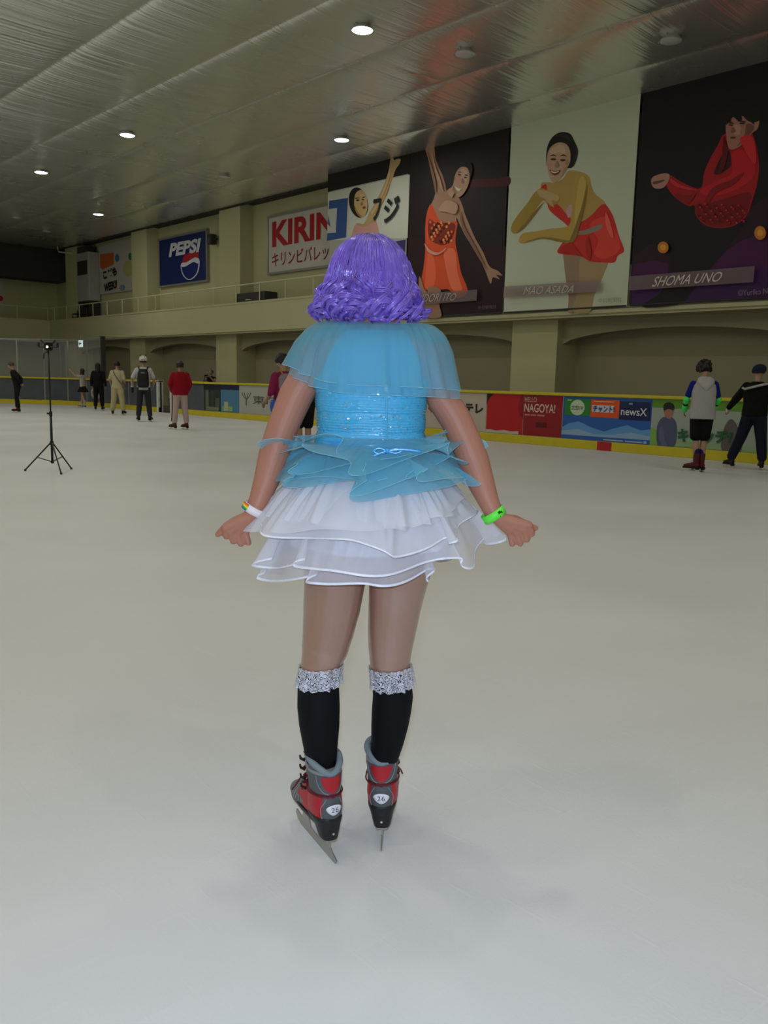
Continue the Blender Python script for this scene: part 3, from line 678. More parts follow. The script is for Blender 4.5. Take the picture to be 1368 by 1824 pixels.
# ---- signs on the wall above the balcony
XG = XW - .10
def wall_sign(name, label, ya, yb, z0, z1, face, cat, frame=True, mtf=None):
    t = empty(name, (XG, (ya+yb)/2, z0), label, cat); O = t.location
    b = MB(O); b.box((XG, yb, z0), (XW, ya, z1)); b.build('board', mtf or ink(face), t)
    if frame:
        b = MB(O); f = .08
        for a, c in (((yb-f, z0-f), (ya+f, z0)), ((yb-f, z1), (ya+f, z1+f)), ((yb-f, z0), (yb, z1)), ((ya, z0), (ya+f, z1))):
            b.box((XG - .03, a[0], a[1]), (XW, c[0], c[1]))
        b.build('frame', M_POST, t)
    return t
def piece(t, name, X, polys, col=None, per=5):
    b = MB(t.location); mats = []; art(b, X, polys, mats, per); return b.build(name, [ink(c) for c in mats], t)
t = wall_sign('wall_sign', 'large blue sign with a white slanted word and a red, white and blue ball', 36.15, 32.1, 5.43, 7.42, '#12225c', 'sign')
z5 = lambda x, y: (x / 2.736, 400 + y / 2.736)
lettering('lettering', 'PEPSI', [onX(*z5(*q), XG - .02) for q in ((826, 92), (972, 66), (968, 134), (822, 160))], ink('#c8ccd4'), t, bold=.045, shear=.05)
piece(t, 'emblem', XG - .003, [
    ('#c8ccd4', Z(z5, [(884, 190), (930, 150), (968, 165), (972, 200), (964, 235), (945, 260), (920, 270), (897, 255), (885, 228)]), True),
    ('#14246a', Z(z5, [(888, 192), (930, 160), (965, 172), (966, 200), (960, 232), (942, 256), (920, 266), (900, 252), (888, 225)]), True),
    ('#a81c2c', Z(z5, [(890, 180), (896, 155), (920, 138), (966, 124), (968, 150), (966, 162), (948, 160), (925, 172), (905, 184), (888, 186)]), True),
    ('#c8ccd4', Z(z5, [(887, 188), (908, 184), (928, 172), (948, 162), (966, 166), (966, 190), (945, 182), (925, 192), (905, 204), (888, 206)]), True)])
t = wall_sign('wall_sign', 'white sign with a big red word over red Japanese letters, half behind a banner', 27.55, 21.6, 5.36, 7.36, '#c4c0b8', 'sign')
lettering('lettering', 'KIRIN', rect(XG - .01, 27.32, 23.55, 6.28, 7.20), ink('#a81824'), t, bold=.035)
lettering('lettering', 'キリンビバレッジ', rect(XG - .01, 27.32, 23.35, 5.55, 6.08), ink('#8c1c24'), t, bold=.01)
t = wall_sign('wall_sign', 'white children event banner with black letters and coloured dots in the far corner', 42.5, 38.45, 5.42, 7.85, '#b8b4ac', 'sign', False)
z8k = lambda x, y: (150 + x / 9.12, 380 + y / 9.12)
piece(t, 'print', XG - .003, [
    ('#c0602c', Z(z8k, [(255, 665), (480, 640), (478, 830), (300, 915), (260, 880)]), False),
    ('#3a78b0', Z(z8k, circ(535, 725, 34, 66)), True), ('#2c7c44', Z(z8k, circ(750, 700, 34, 60)), True),
    ('#b83424', Z(z8k, [(825, 600), (868, 560), (874, 640), (876, 745), (848, 700)]), True),
    ('#aab070', Z(z8k, circ(725, 900, 95, 130, 5)), True), ('#7888a0', Z(z8k, circ(620, 1210, 45, 50)), True)])
lettering('lettering', 'こども', [onX(*z8k(*q), XG - .02) for q in ((300, 930), (528, 860), (528, 1005), (312, 1080))], ink('#1c1a18'), t, bold=.06)
lettering('lettering', 'WEEK!!', [onX(*z8k(*q), XG - .02) for q in ((320, 1140), (530, 1078), (530, 1210), (325, 1290))], ink('#1c1a18'), t, bold=.05)

# ---- advertising panels on the rink boards
XA = XR + .012
def ad(px0, px1, face, label, ya=None, yb=None, z0=.20, z1=1.115):
    ya = onX(px0, 700, XA).y if ya is None else ya; yb = onX(px1, 700, XA).y if yb is None else yb
    t = empty('advertising_panel', (XA, (ya+yb)/2, z0), label, 'advertisement'); t['ends'] = (ya, yb)
    b = MB(t.location); b.box((XA - .004, yb + .01, z0), (XA + .012, ya - .01, z1)); b.build('board', ink(face), t)
    return t
def adq(t, u0, u1, v0, v1, X=None):
    """rect in panel fractions (u from the picture's left, v from the bottom)"""
    ya, yb = t['ends']; H0, H1 = .20, 1.115
    f = lambda u, v: Vector((X or XA - .008, ya + (yb - ya) * u, H0 + (H1 - H0) * v))
    return [f(u0, v1), f(u1, v1), f(u1, v0), f(u0, v0)]
def block(t, name, items, lay=.006):
    b = MB(t.location); mats = []
    for i, (c, q) in enumerate(items):
        if c not in mats: mats.append(c)
        X = XA - lay - .0015 * i
        if len(q) == 4 and not isinstance(q[0], (tuple, list)):
            vs = [Vector((X, v.y, v.z)) for v in adq(t, *q)]
        else:
            ya, yb = t['ends']; vs = [Vector((X, ya + (yb - ya) * u, .20 + .915 * v)) for u, v in q]
        b.add(vs, [tuple(range(len(vs)))], mats.index(c))
    return b.build(name, [ink(c) for c in mats], t)
t = ad(363, 393, '#2c3434', 'dark advertising panel with a city picture, left of the blue one')
block(t, 'picture', [('#1c2028', (0, 1, .8, 1)), ('#5c6c58', (.12, .3, .02, .78)), ('#3c4440', (.45, .6, .1, .76)), ('#4a5448', (.7, .95, .05, .5)), ('#70785c', (.15, .9, .02, .16))])
t = ad(393, 426, '#4c7c9c', 'blue advertising panel showing a sky above pale buildings')
block(t, 'picture', [('#1c2440', (0, 1, .82, 1)), ('#8ca46c', (.1, .65, .04, .22)), ('#a8b088', (.2, .42, .04, .38))])
t = ad(426, 640, '#a8a8a0', 'pale advertising panel with a small tree emblem and dark Japanese letters', yb=18.2)
lettering('lettering', '東海学園大学', adq(t, .14, .84, .36, .66), ink('#50544c'), t, bold=.015)
b = MB(t.location)
ya, yb = t['ends']; f = lambda u, v: (XA - .008, ya + (yb - ya) * u, .20 + .915 * v)
b.tube([f(.075, .3), f(.075, .55)], .025, 6)
for du in (-.045, -.02, .02, .045): b.tube([f(.075, .5), f(.075 + du * .6, .6), f(.075 + du, .74)], .016, 6)
b.build('emblem', ink('#6c7068'), t)
t = ad(700, 868, '#b8aca0', 'beige advertising panel with a red mark and bold black letters', ya=18.1)
ty = t['ends']; yy = lambda px: (onX(px, 730, XA).y - ty[0]) / (ty[1] - ty[0])
lettering('lettering', 'テレ', adq(t, yy(828), yy(861), .46, .72), ink('#26221f'), t, bold=.05)
block(t, 'emblem', [('#a83430', [(yy(762) + (yy(778) - yy(762)) * a, c) for a, c in ((0, .52), (.2, .62), (.35, .6), (.45, .74), (.7, .72), (.72, .6), (1, .52), (.9, .4), (.6, .46), (.4, .42), (.2, .5))])])
t = ad(868, 934, '#b01c20', 'bright red advertising panel with a white strip along its bottom')
block(t, 'picture', [('#2c1c1c', [(0, 1), (0, .72), (.03, .8), (.1, .92), (.2, 1)]), ('#8c1418', [(.9, 1), (.9, .9), (.86, .7), (.9, .5), (1, .4), (1, 1)]), ('#b8b4a8', [(0, 0), (0, .07), (.15, .085), (.3, .06), (.5, .09), (.7, .065), (.9, .085), (.9, 0)])])
t = ad(934, 1004, '#8c1a20', 'dark red advertising panel with thin white greeting letters')
lettering('lettering', 'HELLO', adq(t, .03, .34, .83, .95), ink('#c0a8a0'), t)
lettering('lettering', 'NAGOYA!', adq(t, .03, .82, .58, .79), ink('#d4c8c0'), t, bold=.005)
block(t, 'small_print', [('#b07870', (.04, .18, .49, .53)), ('#b07870', (.20, .34, .49, .53)), ('#b07870', (.37, .56, .49, .53)), ('#5c1418', (.35, .62, .22, .34))])
t = ad(1004, 1164, '#2c5ca8', 'blue advertising panel with green, orange and navy programme boxes')
block(t, 'picture', [('#5c94cc', [(0, .04), (0, .25), (.08, .36), (.2, .42), (.35, .3), (.5, .22), (.6, .3), (.75, .4), (.9, .3), (1, .34), (1, .08)]),
    ('#88a8c8', [(0, .08), (0, .18), (.2, .24), (.4, .14), (.6, .16), (.8, .24), (1, .18), (1, .1)]), ('#2c5ca8', (0, 1, 0, .09)),
    ('#2c7c30', (.03, .33, .56, .95)), ('#d85420', (.335, .655, .54, .95)), ('#1a2450', (.66, .985, .52, .93)),
    ('#b8ccb0', [(.18 + .085*math.cos(k*math.pi/12), .745 + .185*math.sin(k*math.pi/12)) for k in range(24)]),
    ('#c8ccd4', (.355, .60, .66, .82)), ('#98b4d4', (.50, .72, .02, .05)), ('#98b4d4', (.74, .93, .02, .05)), ('#98b4d4', (.94, .97, .01, .07)),
    ('#9cc090', (.06, .11, .90, .93)), ('#e89870', (.37, .6, .89, .92)), ('#8c94b0', (.76, .80, .86, .9))])
lettering('lettering', 'ゴゴスマ', adq(t, .11, .25, .69, .79, XA - .030), ink('#24342c'), t, bold=.02)
lettering('lettering', 'チャント!', adq(t, .365, .605, .66, .81, XA - .030), ink('#1c3474'), t, bold=.03)
lettering('lettering', 'newsX', adq(t, .68, .955, .62, .79, XA - .030), ink('#d0d4dc'), t, bold=.01)
t = ad(1164, 1420, '#98a498', 'green and white advertising panel with a man in blue and big green letters', yb=5.4)
ty = t['ends']
vv = lambda x, y: (lambda q: ((q.y - ty[0]) / (ty[1] - ty[0]), (q.z - .20) / .915))(onX(1140 + x / 6, 620 + y / 6, XA))
block(t, 'picture', [('#5c8c2c', [(0, .82), (0, 1), (1, 1), (1, .78), (.6, .8)]), ('#7ca84c', [(0, 0), (0, .38), (.06, .3), (.1, 0)]), ('#8ca878', [(.1, 0), (.1, .12), (1, .1), (1, 0)]),
    ('#5c5854', [vv(*p) for p in spline([(880, 1100), (900, 860), (980, 760), (1060, 880), (1080, 1110)], 5)]),
    ('#4c5470', [vv(*p) for p in spline([(190, 1040), (182, 860), (215, 770), (262, 735), (330, 735), (385, 790), (395, 920), (372, 1045), (280, 1050)], 5)]),
    ('#5c6484', [vv(*p) for p in spline([(215, 860), (250, 850), (262, 960), (290, 1040), (240, 1042), (210, 960)], 5)]),
    ('#a06c5c', [vv(*p) for p in spline([(262, 660), (350, 655), (352, 700), (330, 752), (300, 755), (272, 720)], 5)]),
    ('#241c1c', [vv(*p) for p in spline([(255, 655), (262, 600), (310, 580), (360, 600), (370, 650), (352, 665), (310, 648), (268, 668)], 5)])])
lettering('lettering', 'キャッチ!', [onX(1140 + x/6, 620 + y/6, XA - .030) for x, y in ((400, 860), (990, 880), (960, 1030), (400, 1010))], ink('#2c5c3c'), t, bold=.05, shear=.0)

# ================================================================== PEOPLE ON THE ICE
M_SKIN = mat('skin', (0.38, 0.165, 0.105, 1), rough=.5, spec=.3, bump=(180, .08, .001), var=(14, 1.15))
M_SKIND = mat('skin_far', (0.36, 0.21, 0.14, 1), rough=.55)
M_STEEL = mat('blade_steel', (0.62, 0.61, 0.58, 1), rough=.28, metal=.9)
M_WHITE_EYE = mat('eye_white', (.75, .73, .7, 1), rough=.2)
M_IRIS = mat('eye_dark', (.03, .02, .015, 1), rough=.2)
def cloth(h, **k): return mat('cloth_' + h, h, rough=.85, spec=.2, bump=(22, .5, .02, 2), **k)
def hand(B, wrist, d, side, n, r=1.0, curl=.5, thumb=None):
    """wrist, direction of the hand, side = towards the thumb, n = back-of-hand normal"""
    d = Vector(d).normalized(); n = Vector(n).normalized(); s = Vector(side); s = (s - d * s.dot(d)).normalized(); n = d.cross(s) if n.dot(d.cross(s)) > 0 else -d.cross(s)
    w_ = Vector(wrist)
    for k, o in enumerate((.028, .010, -.009, -.026)):
        L = (.078, .084, .080, .072)[k] * r
        mcp = w_ + d * L + s * o * r
        B.cone(w_ + d * .015 * r + s * o * .55 * r, .015 * r, mcp, .0115 * r)
        seg = (.036, .040, .037, .029)[k] * r; a = curl * .9; p = mcp; ang = a
        for j, (ll, rr) in enumerate(((seg, .0098), (seg*.66, .0088), (seg*.5, .0078))):
            q = p + (d * math.cos(ang) - n * math.sin(ang)) * ll; B.cone(p, rr * r * (1.08 if j == 0 else 1), q, rr * .92 * r); p = q; ang += a * 1.15
    t0 = w_ + d * .022 * r + s * .024 * r; t1 = w_ + d * .052 * r + s * .052 * r - n * .012 * r; t2 = t1 + (d * .8 + s * .35 - n * .35).normalized() * .028 * r
    B.cone(t0, .0155 * r, t1, .0115 * r); B.cone(t1, .011 * r, t2, .0085 * r)

def head(B, c, f, up, rt, k=1.0, ears=True):
    """f = direction of the face"""
    M = Matrix((rt, f, up)).transposed()
    e = lambda x, y, z: Vector(c) + (M @ Vector((x, y, z))) * k
    B.ell(e(0, -.012, .022), (.074*k, .092*k, .092*k), M); B.ell(e(0, .018, -.03), (.060*k, .070*k, .080*k), M)
    B.cone(e(0, .062, -.072), .024*k, e(0, .045, -.055), .036*k)
    B.cone(e(0, .086, .022), .010*k, e(0, .104, -.018), .013*k)
    B.cone(e(-.018, .082, -.050), .009*k, e(.018, .082, -.050), .009*k)
    if ears:
        for s in (-1, 1): B.ell(e(s*.074, -.005, -.005), (.011*k, .022*k, .032*k), M)
    return e

def hair_cap(parent, e, M, k, mt, length=.08, fringe=.03, curly=0.0, voxel=.009, puff=1.0):
    B = Blob(); rnd = random.Random(int(abs(e(0,0,0).x) * 1000) + 5)
    B.ell(e(0, -.02, .035), (.084*k*puff, .098*k*puff, .092*k*puff), M)
    for i in range(46):
        a = math.radians(rnd.uniform(-150, 150)) - math.pi/2; ln = length * rnd.uniform(.75, 1.1)
        x, y = math.cos(a) * .078 * puff, math.sin(a) * .09 * puff
        z0 = .05
        if y > .035: ln = fringe
        j = rnd.uniform(-1, 1) * curly
        B.cone(e(x, y - .015, z0), .022 * k, e(x * 1.05 + j, y * 1.03 - .015 + j, z0 - ln - (0.03 if y < .03 else 0)), .010 * k)
    if curly:
        for i in range(60):
            u = rnd.uniform(0, 2*math.pi); v = rnd.uniform(-.1, 1.5); x, y, z = math.cos(u)*math.cos(v), math.sin(u)*math.cos(v), math.sin(v)
            if y > .75 and z < .3: continue
            B.ell(e(x*.1*puff, y*.11*puff - .02, z*.105*puff + .03), .018*k*rnd.uniform(.7, 1.4))
    return B.build('hair', mt, parent, voxel, 2)

def boot(parent, ank, head_a, col, k=1.0, name='ice_skate', sole='#17120f', tall=.17):
    """skate: boot with sole and blade as sub-parts; ank = ankle, local"""
    f = Vector((math.sin(head_a), math.cos(head_a), 0)); r = Vector((f.y, -f.x, 0)); a = Vector(ank); g = Vector((a.x, a.y, 0))
    B = Blob(); z = lambda fw, h, s=0: g + f*fw*k + r*s*k + Vector((0, 0, h))
    B.cone(z(-.005, .145), .046*k, z(-.005, .145 + tall*.8), .052*k); B.cone(z(.0, .12), .043*k, z(.12, .10), .036*k); B.cone(z(.12, .1), .037*k, z(.165, .095), .029*k); B.ell(z(-.02, .11), .043*k)
    o = B.build(name, col, parent, .009, 2)
    M = Matrix.Translation(g) @ Matrix.Rotation(-head_a, 4, 'Z')
    b = MB(); b.rbox((-.036*k, -.07*k, .058), (.036*k, .20*k, .082), .03*k, M=M); b.rbox((-.03*k, -.065*k, .04), (.03*k, 0, .06), .025*k, M=M); b.build('sole', ink(sole), o)
    b = MB(); b.prism([M @ Vector((-.002, y*k, zz)) for y, zz in ((-.085, .012), (-.07, 0), (.17, 0), (.205, .018), (.2, .026), (.155, .022), (.15, .058), (.11, .058), (.10, .024), (.0, .022), (-.01, .042), (-.05, .042), (-.06, .022))], (0,0,0), M.to_3x3() @ Vector((.004, 0, 0)))
    b.build('blade', M_STEEL, o)
    b = MB()
    for i in range(4):
        p_ = z(.05 - .014*i, .155 + .03*i); b.tube([p_ - r*.03*k + f*.012, p_ + f*.03*k, p_ + r*.03*k + f*.012], .004, 5)
    b.build('laces', ink('#b0a8a0'), o)
    return o

def person(loc, az, H, label, top='#808080', sleeve=1.0, bottom='#303030', legs='pants', shoes='#2a1d18', hair='#15110f', hairlen=.06,
           feet=((-.10, 0), (.10, 0)), toe=(-8, 8), arms=None, lean=0.0, look=(0, 0), wide=1.0, pantw=1.0, inner=None, curly=0.0, hips_dx=0, liftz=(0, 0), skin=None, skates=True, noarm=False, topname='shirt', hem=.86, puff=1.0, group=None):
    """az: the way the person faces (0 = along +Y, clockwise); arms: ((elbow, wrist), (elbow, wrist)) left then right, local"""
    k = H / 1.74; skin = skin or M_SKIND
    t = empty('person', (loc[0], loc[1], loc[2] if len(loc) > 2 else 0), label, 'person', group, -math.radians(az))
    bx = lambda z: lean * max(0, (z - .9))            # forward lean
    J = lambda x, y, z: Vector((x*k + hips_dx, (y + bx(z))*k, z*k))
    arms = arms or (((-.24, -.02, 1.14), (-.25, .06, .90)), ((.24, -.02, 1.14), (.25, .06, .90)))
    B = Blob(); hips = [J(-.085, 0, .90), J(.085, 0, .90)]
    ank = [Vector((feet[i][0]*k, feet[i][1]*k, .15 + liftz[i])) for i in (0, 1)]; kn = []
    for i in (0, 1):
        kk = (hips[i] + ank[i]) / 2 + Vector((0, .035, 0)); kn.append(kk)
        B.chain([(hips[i], .078*k), (kk, .052*k), ((kk*.6 + ank[i]*.4) - Vector((0, .012, 0)), .050*k), (ank[i], .036*k)])
    B.loft([(J(0, 0, z), rx*k, ry*k) for z, rx, ry in ((.84, .10, .08), (.92, .155, .10), (1.08, .13, .09), (1.25, .15, .10), (1.38, .165, .09), (1.445, .09, .07))])
    B.cone(J(0, -.005, 1.42), .052*k, J(0, .01, 1.55), .047*k)
    sh = [J(-.165, 0, 1.39), J(.165, 0, 1.39)]; AR = []
    for i in (0, 1):
        el = J(*arms[i][0]); wr = J(*arms[i][1]); AR.append((sh[i], el, wr))
        B.chain([(sh[i], .050*k), (el, .037*k), (el*.6 + wr*.4, .036*k), (wr, .025*k)])
        d = (wr - el).normalized(); sd = Vector((0, 1, 0)) if abs(d.y) < .8 else Vector(((1 if i == 0 else -1), 0, 0))
        hand(B, wr, d, sd, Vector(((-1 if i == 0 else 1), 0, 0)), .95*k, .35)
    yaw_, tilt = math.radians(look[0]), math.radians(look[1])
    f = Vector((math.sin(yaw_)*math.cos(tilt), math.cos(yaw_)*math.cos(tilt), math.sin(tilt))); rt = Vector((math.cos(yaw_), -math.sin(yaw_), 0)); up = rt.cross(f)
    hc = J(0, .015 + .04*max(0, -look[1])/45, 1.625)
    e = head(B, hc, f, up, rt, k)
    B.build('body', skin, t, .009, 3)
    HM = Matrix((rt, f, up)).transposed()
    for s in (-1, 1):
        b = Blob(); b.ell(e(s*.030, .074, .012), .011*k); b.build('eye', M_WHITE_EYE, t, .004, 0)
    # clothes
    B = Blob()
    B.loft([(J(0, 0, z), rx*k*wide, ry*k*wide) for z, rx, ry in ((hem, .165, .115), (.95, .165, .115), (1.1, .155, .110), (1.27, .17, .118), (1.38, .18, .108), (1.44, .12, .085), (1.475, .065, .062))])
    for i in (0, 1):
        s_, el, wr = AR[i]
        if sleeve <= 0: continue
        u = min(1, sleeve * 2); e1 = s_ + (el - s_) * u
        B.cone(s_, .062*k*wide, e1, .052*k*wide)
        if sleeve > .5: q = el + (wr - el) * (sleeve - .5) * 2 * .93; B.cone(e1, .050*k*wide, q, .038*k*wide)
    B.build(topname, cloth(top), t, .011, 3)
    if legs in ('pants', 'shorts'):
        B = Blob(); B.loft([(J(0, 0, z), rx*k, ry*k) for z, rx, ry in ((.84, .15, .11), (.92, .17, .118), (1.0, .16, .112))])
        for i in (0, 1):
            end = ank[i] + Vector((0, 0, .06))
            if legs == 'shorts': end = hips[i] + (kn[i] - hips[i]) * .85; B.cone(hips[i], .092*k*pantw, end, .085*k*pantw)
            else: B.chain([(hips[i], .092*k*pantw), (kn[i], .072*k*pantw), (end, .062*k*pantw)])
        B.build('trousers' if legs == 'pants' else 'shorts', cloth(bottom), t, .011, 3)
    elif legs == 'skirt':
        B = Blob(); B.loft([(J(0, 0, z), rx*k, ry*k) for z, rx, ry in ((.70, .27, .24), (.84, .20, .17), (.97, .15, .11), (1.02, .14, .10))]); B.build('skirt', cloth(bottom), t, .011, 2)
    if skates:
        for i in (0, 1):
            o = boot(t, ank[i] - Vector((0, 0, 0)), math.radians(toe[i]), ink(shoes), k * 1.02)
            o.location.z += liftz[i]
    if hair: hair_cap(t, e, HM, k, mat('hair_' + hair, hair, rough=.5, bump=(60, .6, .01)), hairlen, curly=curly, puff=puff)
    return t, J, e, HM, AR, k, kn, ank

def azc(x, y): return math.degrees(math.atan2(x, y))
# far left skater, all in black, gliding to the left with hands behind the back
t, J, e, HM, AR, k, kn, ank = person((10.51, 30.01), azc(10.5, 30) - 75, 1.72, 'skater in black gliding left with hands behind the back, furthest left', '#141416', 1, '#15161a', hair='#4a3828', hairlen=.05,
    lean=.22, feet=((-.04, -.02), (.05, .05)), arms=(((-.22, -.14, 1.18), (-.05, -.16, 1.0)), ((.22, -.14, 1.18), (.05, -.17, 1.0))), look=(0, -18), shoes='#22181a')
B = Blob(); B.ell(ank[0] + Vector((0, .10, -.02)), (.03, .04, .02)); B.build('shoe_light', mat('red_glow', (.8, .02, .04, 1), emit=((1, .03, .06, 1), 1.6)), t, .006, 1)
# girl in a white top and black skirt waving an arm
t, J, e, HM, AR, k, kn, ank = person((14.55, 34.1), azc(14.5, 34) - 60, 1.60, 'skater in a pale top and black skirt raising both arms beside the glass', '#a8a098', .3, '#141416', 'skirt', shoes='#a09c94', hair='#30201c', hairlen=.26,
    arms=(((-.28, .20, 1.40), (-.24, .42, 1.62)), ((.26, .18, 1.30), (.12, .42, 1.45))), feet=((-.10, -.12), (.12, .14)), look=(10, 10))
t = empty('round_bag', (14.75, 33.3, .62), 'white ring-shaped bag hanging between the girl and the person in black', 'bag', rz=-math.radians(23))
b = MB(); b.tube([(.0 + .15*math.cos(a), 0, .22*math.sin(a)) for a in np.linspace(0, 2*math.pi, 25)], .045, 8); b.build('ring', ink('#98968e'), t, True)
b = MB(); b.tube([(-.12, 0, .17), (-.03, 0, .42), (.05, 0, .42), (.12, 0, .17)], .01, 6); b.build('strap', ink('#3a3834'), t)
# person all in black with long hair
person((14.1, 31.6), azc(14.1, 31.6) + 10, 1.80, 'skater dressed all in black with long black hair, behind the cream-clad one', '#0e0e10', 1, '#0e0e10', hair='#0c0b0c', hairlen=.30, wide=1.12, shoes='#1c1a1c', feet=((-.12, 0), (.12, .04)), pantw=1.15)
# cream shirt and cream baggy trousers, strap across the back
t, J, e, HM, AR, k, kn, ank = person((13.05, 27.73), azc(13.05, 27.7) + 15, 1.82, 'skater in cream shirt and cream baggy trousers with a thin strap across the back', '#a8a284', .42, '#a89e74', 'pants', shoes='#1c1312', hair='#0d0c0c', look=(-15, -5), pantw=1.28, wide=1.08, lean=.02,
    feet=((-.17, 0), (.17, 0)), toe=(-14, 14), arms=(((-.24, -.02, 1.14), (-.20, .10, .92)), ((.24, -.04, 1.14), (.22, .10, .94))))
b = MB(); b.tube([J(-.10, -.115, 1.44), J(-.04, -.135, 1.30), J(.08, -.135, 1.12), J(.18, -.10, 1.0)], .014, 6); b.build('bag_strap', ink('#5c4430'), t)
B = Blob(); B.ell(J(.22, -.02, .95), (.05, .10, .08)); B.build('shoulder_bag', ink('#6a5648'), t, .01, 2)
# tall man with white helmet and black backpack
t, J, e, HM, AR, k, kn, ank = person((11.84, 23.41), azc(11.84, 23.4) + 4, 1.90, 'tall skater with a white helmet, black backpack and dark grey trousers', '#b4b4b4', .40, '#2c2d32', 'pants', shoes='#1a1718', hair='#2a2018', hairlen=.05, wide=1.08, pantw=1.08,
    feet=((-.15, .02), (.15, 0)), toe=(-16, 14), arms=(((-.30, -.03, 1.15), (-.30, .05, .92)), ((.28, .02, 1.16), (.24, .14, .96))))
B = Blob(); B.loft([(J(0, -.16, z), rx*k, ry*k) for z, rx, ry in ((.92, .13, .06), (.98, .155, .085), (1.15, .155, .10), (1.32, .14, .08), (1.42, .10, .05))], e=2.6); bp = B.build('backpack', ink('#15161b'), t, .012, 2)
for s in (-1, 1): b = MB(); b.tube([J(s*.10, -.12, 1.40), J(s*.12, -.03, 1.475), J(s*.13, .09, 1.42), J(s*.14, .12, 1.2)], .018, 6); b.build('shoulder_strap', ink('#15161b'), bp)
b = MB(); b.box(J(-.05, -.258, 1.30), J(.05, -.248, 1.335)); tag(b.build('logo_patch', ink('#70747c'), bp), 'grey emblem patch')
B = Blob(); B.ell(e(0, -.01, .055), (.108*k, .128*k, .098*k), HM); B.cone(e(0, .05, .07), .07*k, e(0, .105, .055), .03*k); h = B.build('helmet', ink('#c4c4c0'), t, .009, 2)
for s in (-1, 0, 1): b = MB(); b.tube([e(s*.04, -.137 + abs(s)*.012, .03), e(s*.045, -.10 + abs(s)*.01, .125)], .010, 6); b.build('vent', ink('#1c1c20'), h)
for s in (-1, 1): b = MB(); b.tube([e(s*.07, -.02, .148), e(s*.075, -.02, .175)], [.016, .006], 6); b.build('knob', ink('#1c1c20'), h)
B = Blob(); B.cone(AR[0][2] + Vector((0, 0, .02)), .034, AR[0][2] - Vector((0, -.02, .13)), .040); B.build('glove', ink('#141416'), t, .01, 2)
b = MB(); b.tube([AR[0][2] + Vector((0, 0, .045)), AR[0][2] + Vector((0, 0, .015))], .042, 14); b.build('wristband', ink('#d0ccc4'), t)
# red jacket
t, J, e, HM, AR, k, kn, ank = person((10.92, 19.6), azc(10.9, 19.6) - 6, 1.74, 'skater in a dark red jacket and pinkish white trousers with a black stripe', '#8a0c20', 1, '#b09c94', 'pants', shoes='#4a2018', hair='#2a1c18', hairlen=.07, wide=1.22, pantw=1.1, look=(-8, -4), hem=.88,
    feet=((-.15, 0), (.15, .02)), toe=(-40, -35), arms=(((-.25, -.03, 1.16), (-.19, .12, .96)), ((.25, -.03, 1.16), (.19, .12, .96))))
b = MB(); b.tube([J(-.178, 0, .90), Vector((kn[0].x - .082, kn[0].y, kn[0].z)), Vector((ank[0].x - .07, ank[0].y, .21))], .018, 6); tag(b.build('trouser_stripe', ink('#141214'), t), 'black side stripe')
# spectator behind the boards with raised camera
t, J, e, HM, AR, k, kn, ank = person((16.9, 28.0), azc(16.9, 28) - 150, 1.66, 'spectator in a navy vest holding up a camera behind the boards', '#15161f', .05, '#1c1c20', 'pants', hair='#6a5a50', hairlen=.05, skates=False, look=(0, 5),
    arms=(((-.26, .14, 1.22), (-.10, .30, 1.46)), ((.26, .14, 1.22), (.10, .30, 1.46))), feet=((-.09, 0), (.09, 0)))
B = Blob(); B.cone(J(-.05, .36, 1.50), .035, J(.05, .36, 1.50), .035); B.cone(J(0, .36, 1.50), .032, J(0, .43, 1.50), .028); B.build('camera', ink('#0c0c0e'), t, .01, 1)
for i in (0, 1):
    B = Blob(); B.cone(ank[i] - Vector((0, 0, .11)), .04, ank[i] + Vector((0, .14, -.12)), .032); B.build('shoe', ink('#1c1c20'), t, .01, 2)
# pair half hidden behind the dancer's left arm
p_ = onZ(505, 832)
t, J, e, HM, AR, k, kn, ank = person((p_.x, p_.y), azc(p_.x, p_.y) - 38, 1.72, 'skater with magenta sleeves and a mauve back looking down, left of the wig', '#7c1c48', .62, '#0f0f12', 'shorts', shoes='#8c8884', hair='#15100f', hairlen=.06, wide=1.12, look=(-25, -42),
    feet=((-.07, 0), (.08, .02)), arms=(((-.24, .0, 1.16), (-.20, .20, 1.02)), ((.22, .02, 1.15), (.12, .26, 1.04))))
B = Blob(); B.loft([(J(.0, -.045, z), rx*k, ry*k) for z, rx, ry in ((1.12, .14, .09), (1.25, .165, .095), (1.38, .17, .085), (1.44, .10, .07))]); B.build('back_panel', cloth('#8c7c84'), t, .011, 3)
b = MB(); b.tube([J(-.03, .07, 1.40), J(-.09, -.02, 1.49), J(-.10, -.1, 1.43)], .012, 6); tag(b.build('lanyard', ink('#a07818'), t), 'yellow neck strap')
B = Blob(); B.ell(J(-.20, -.02, .93), (.04, .09, .12)); B.build('hip_pouch', ink('#1c48a8'), t, .01, 2)
p_ = onZ(540, 822)
t, J, e, HM, AR, k, kn, ank = person((p_.x + .25, p_.y + .30), azc(p_.x, p_.y) - 15, 1.78, 'pale-haired skater mostly hidden behind the blue costume and the arm', '#1a1a1e', 1, '#121214', 'shorts', shoes='#2c2220', hair='#8c8478', hairlen=.09, wide=1.0, look=(-30, -5), feet=((-.08, 0), (.06, .02)),
    arms=(((-.24, -.02, 1.14), (-.2, .12, .95)), ((.25, -.02, 1.15), (.22, .10, .98))))
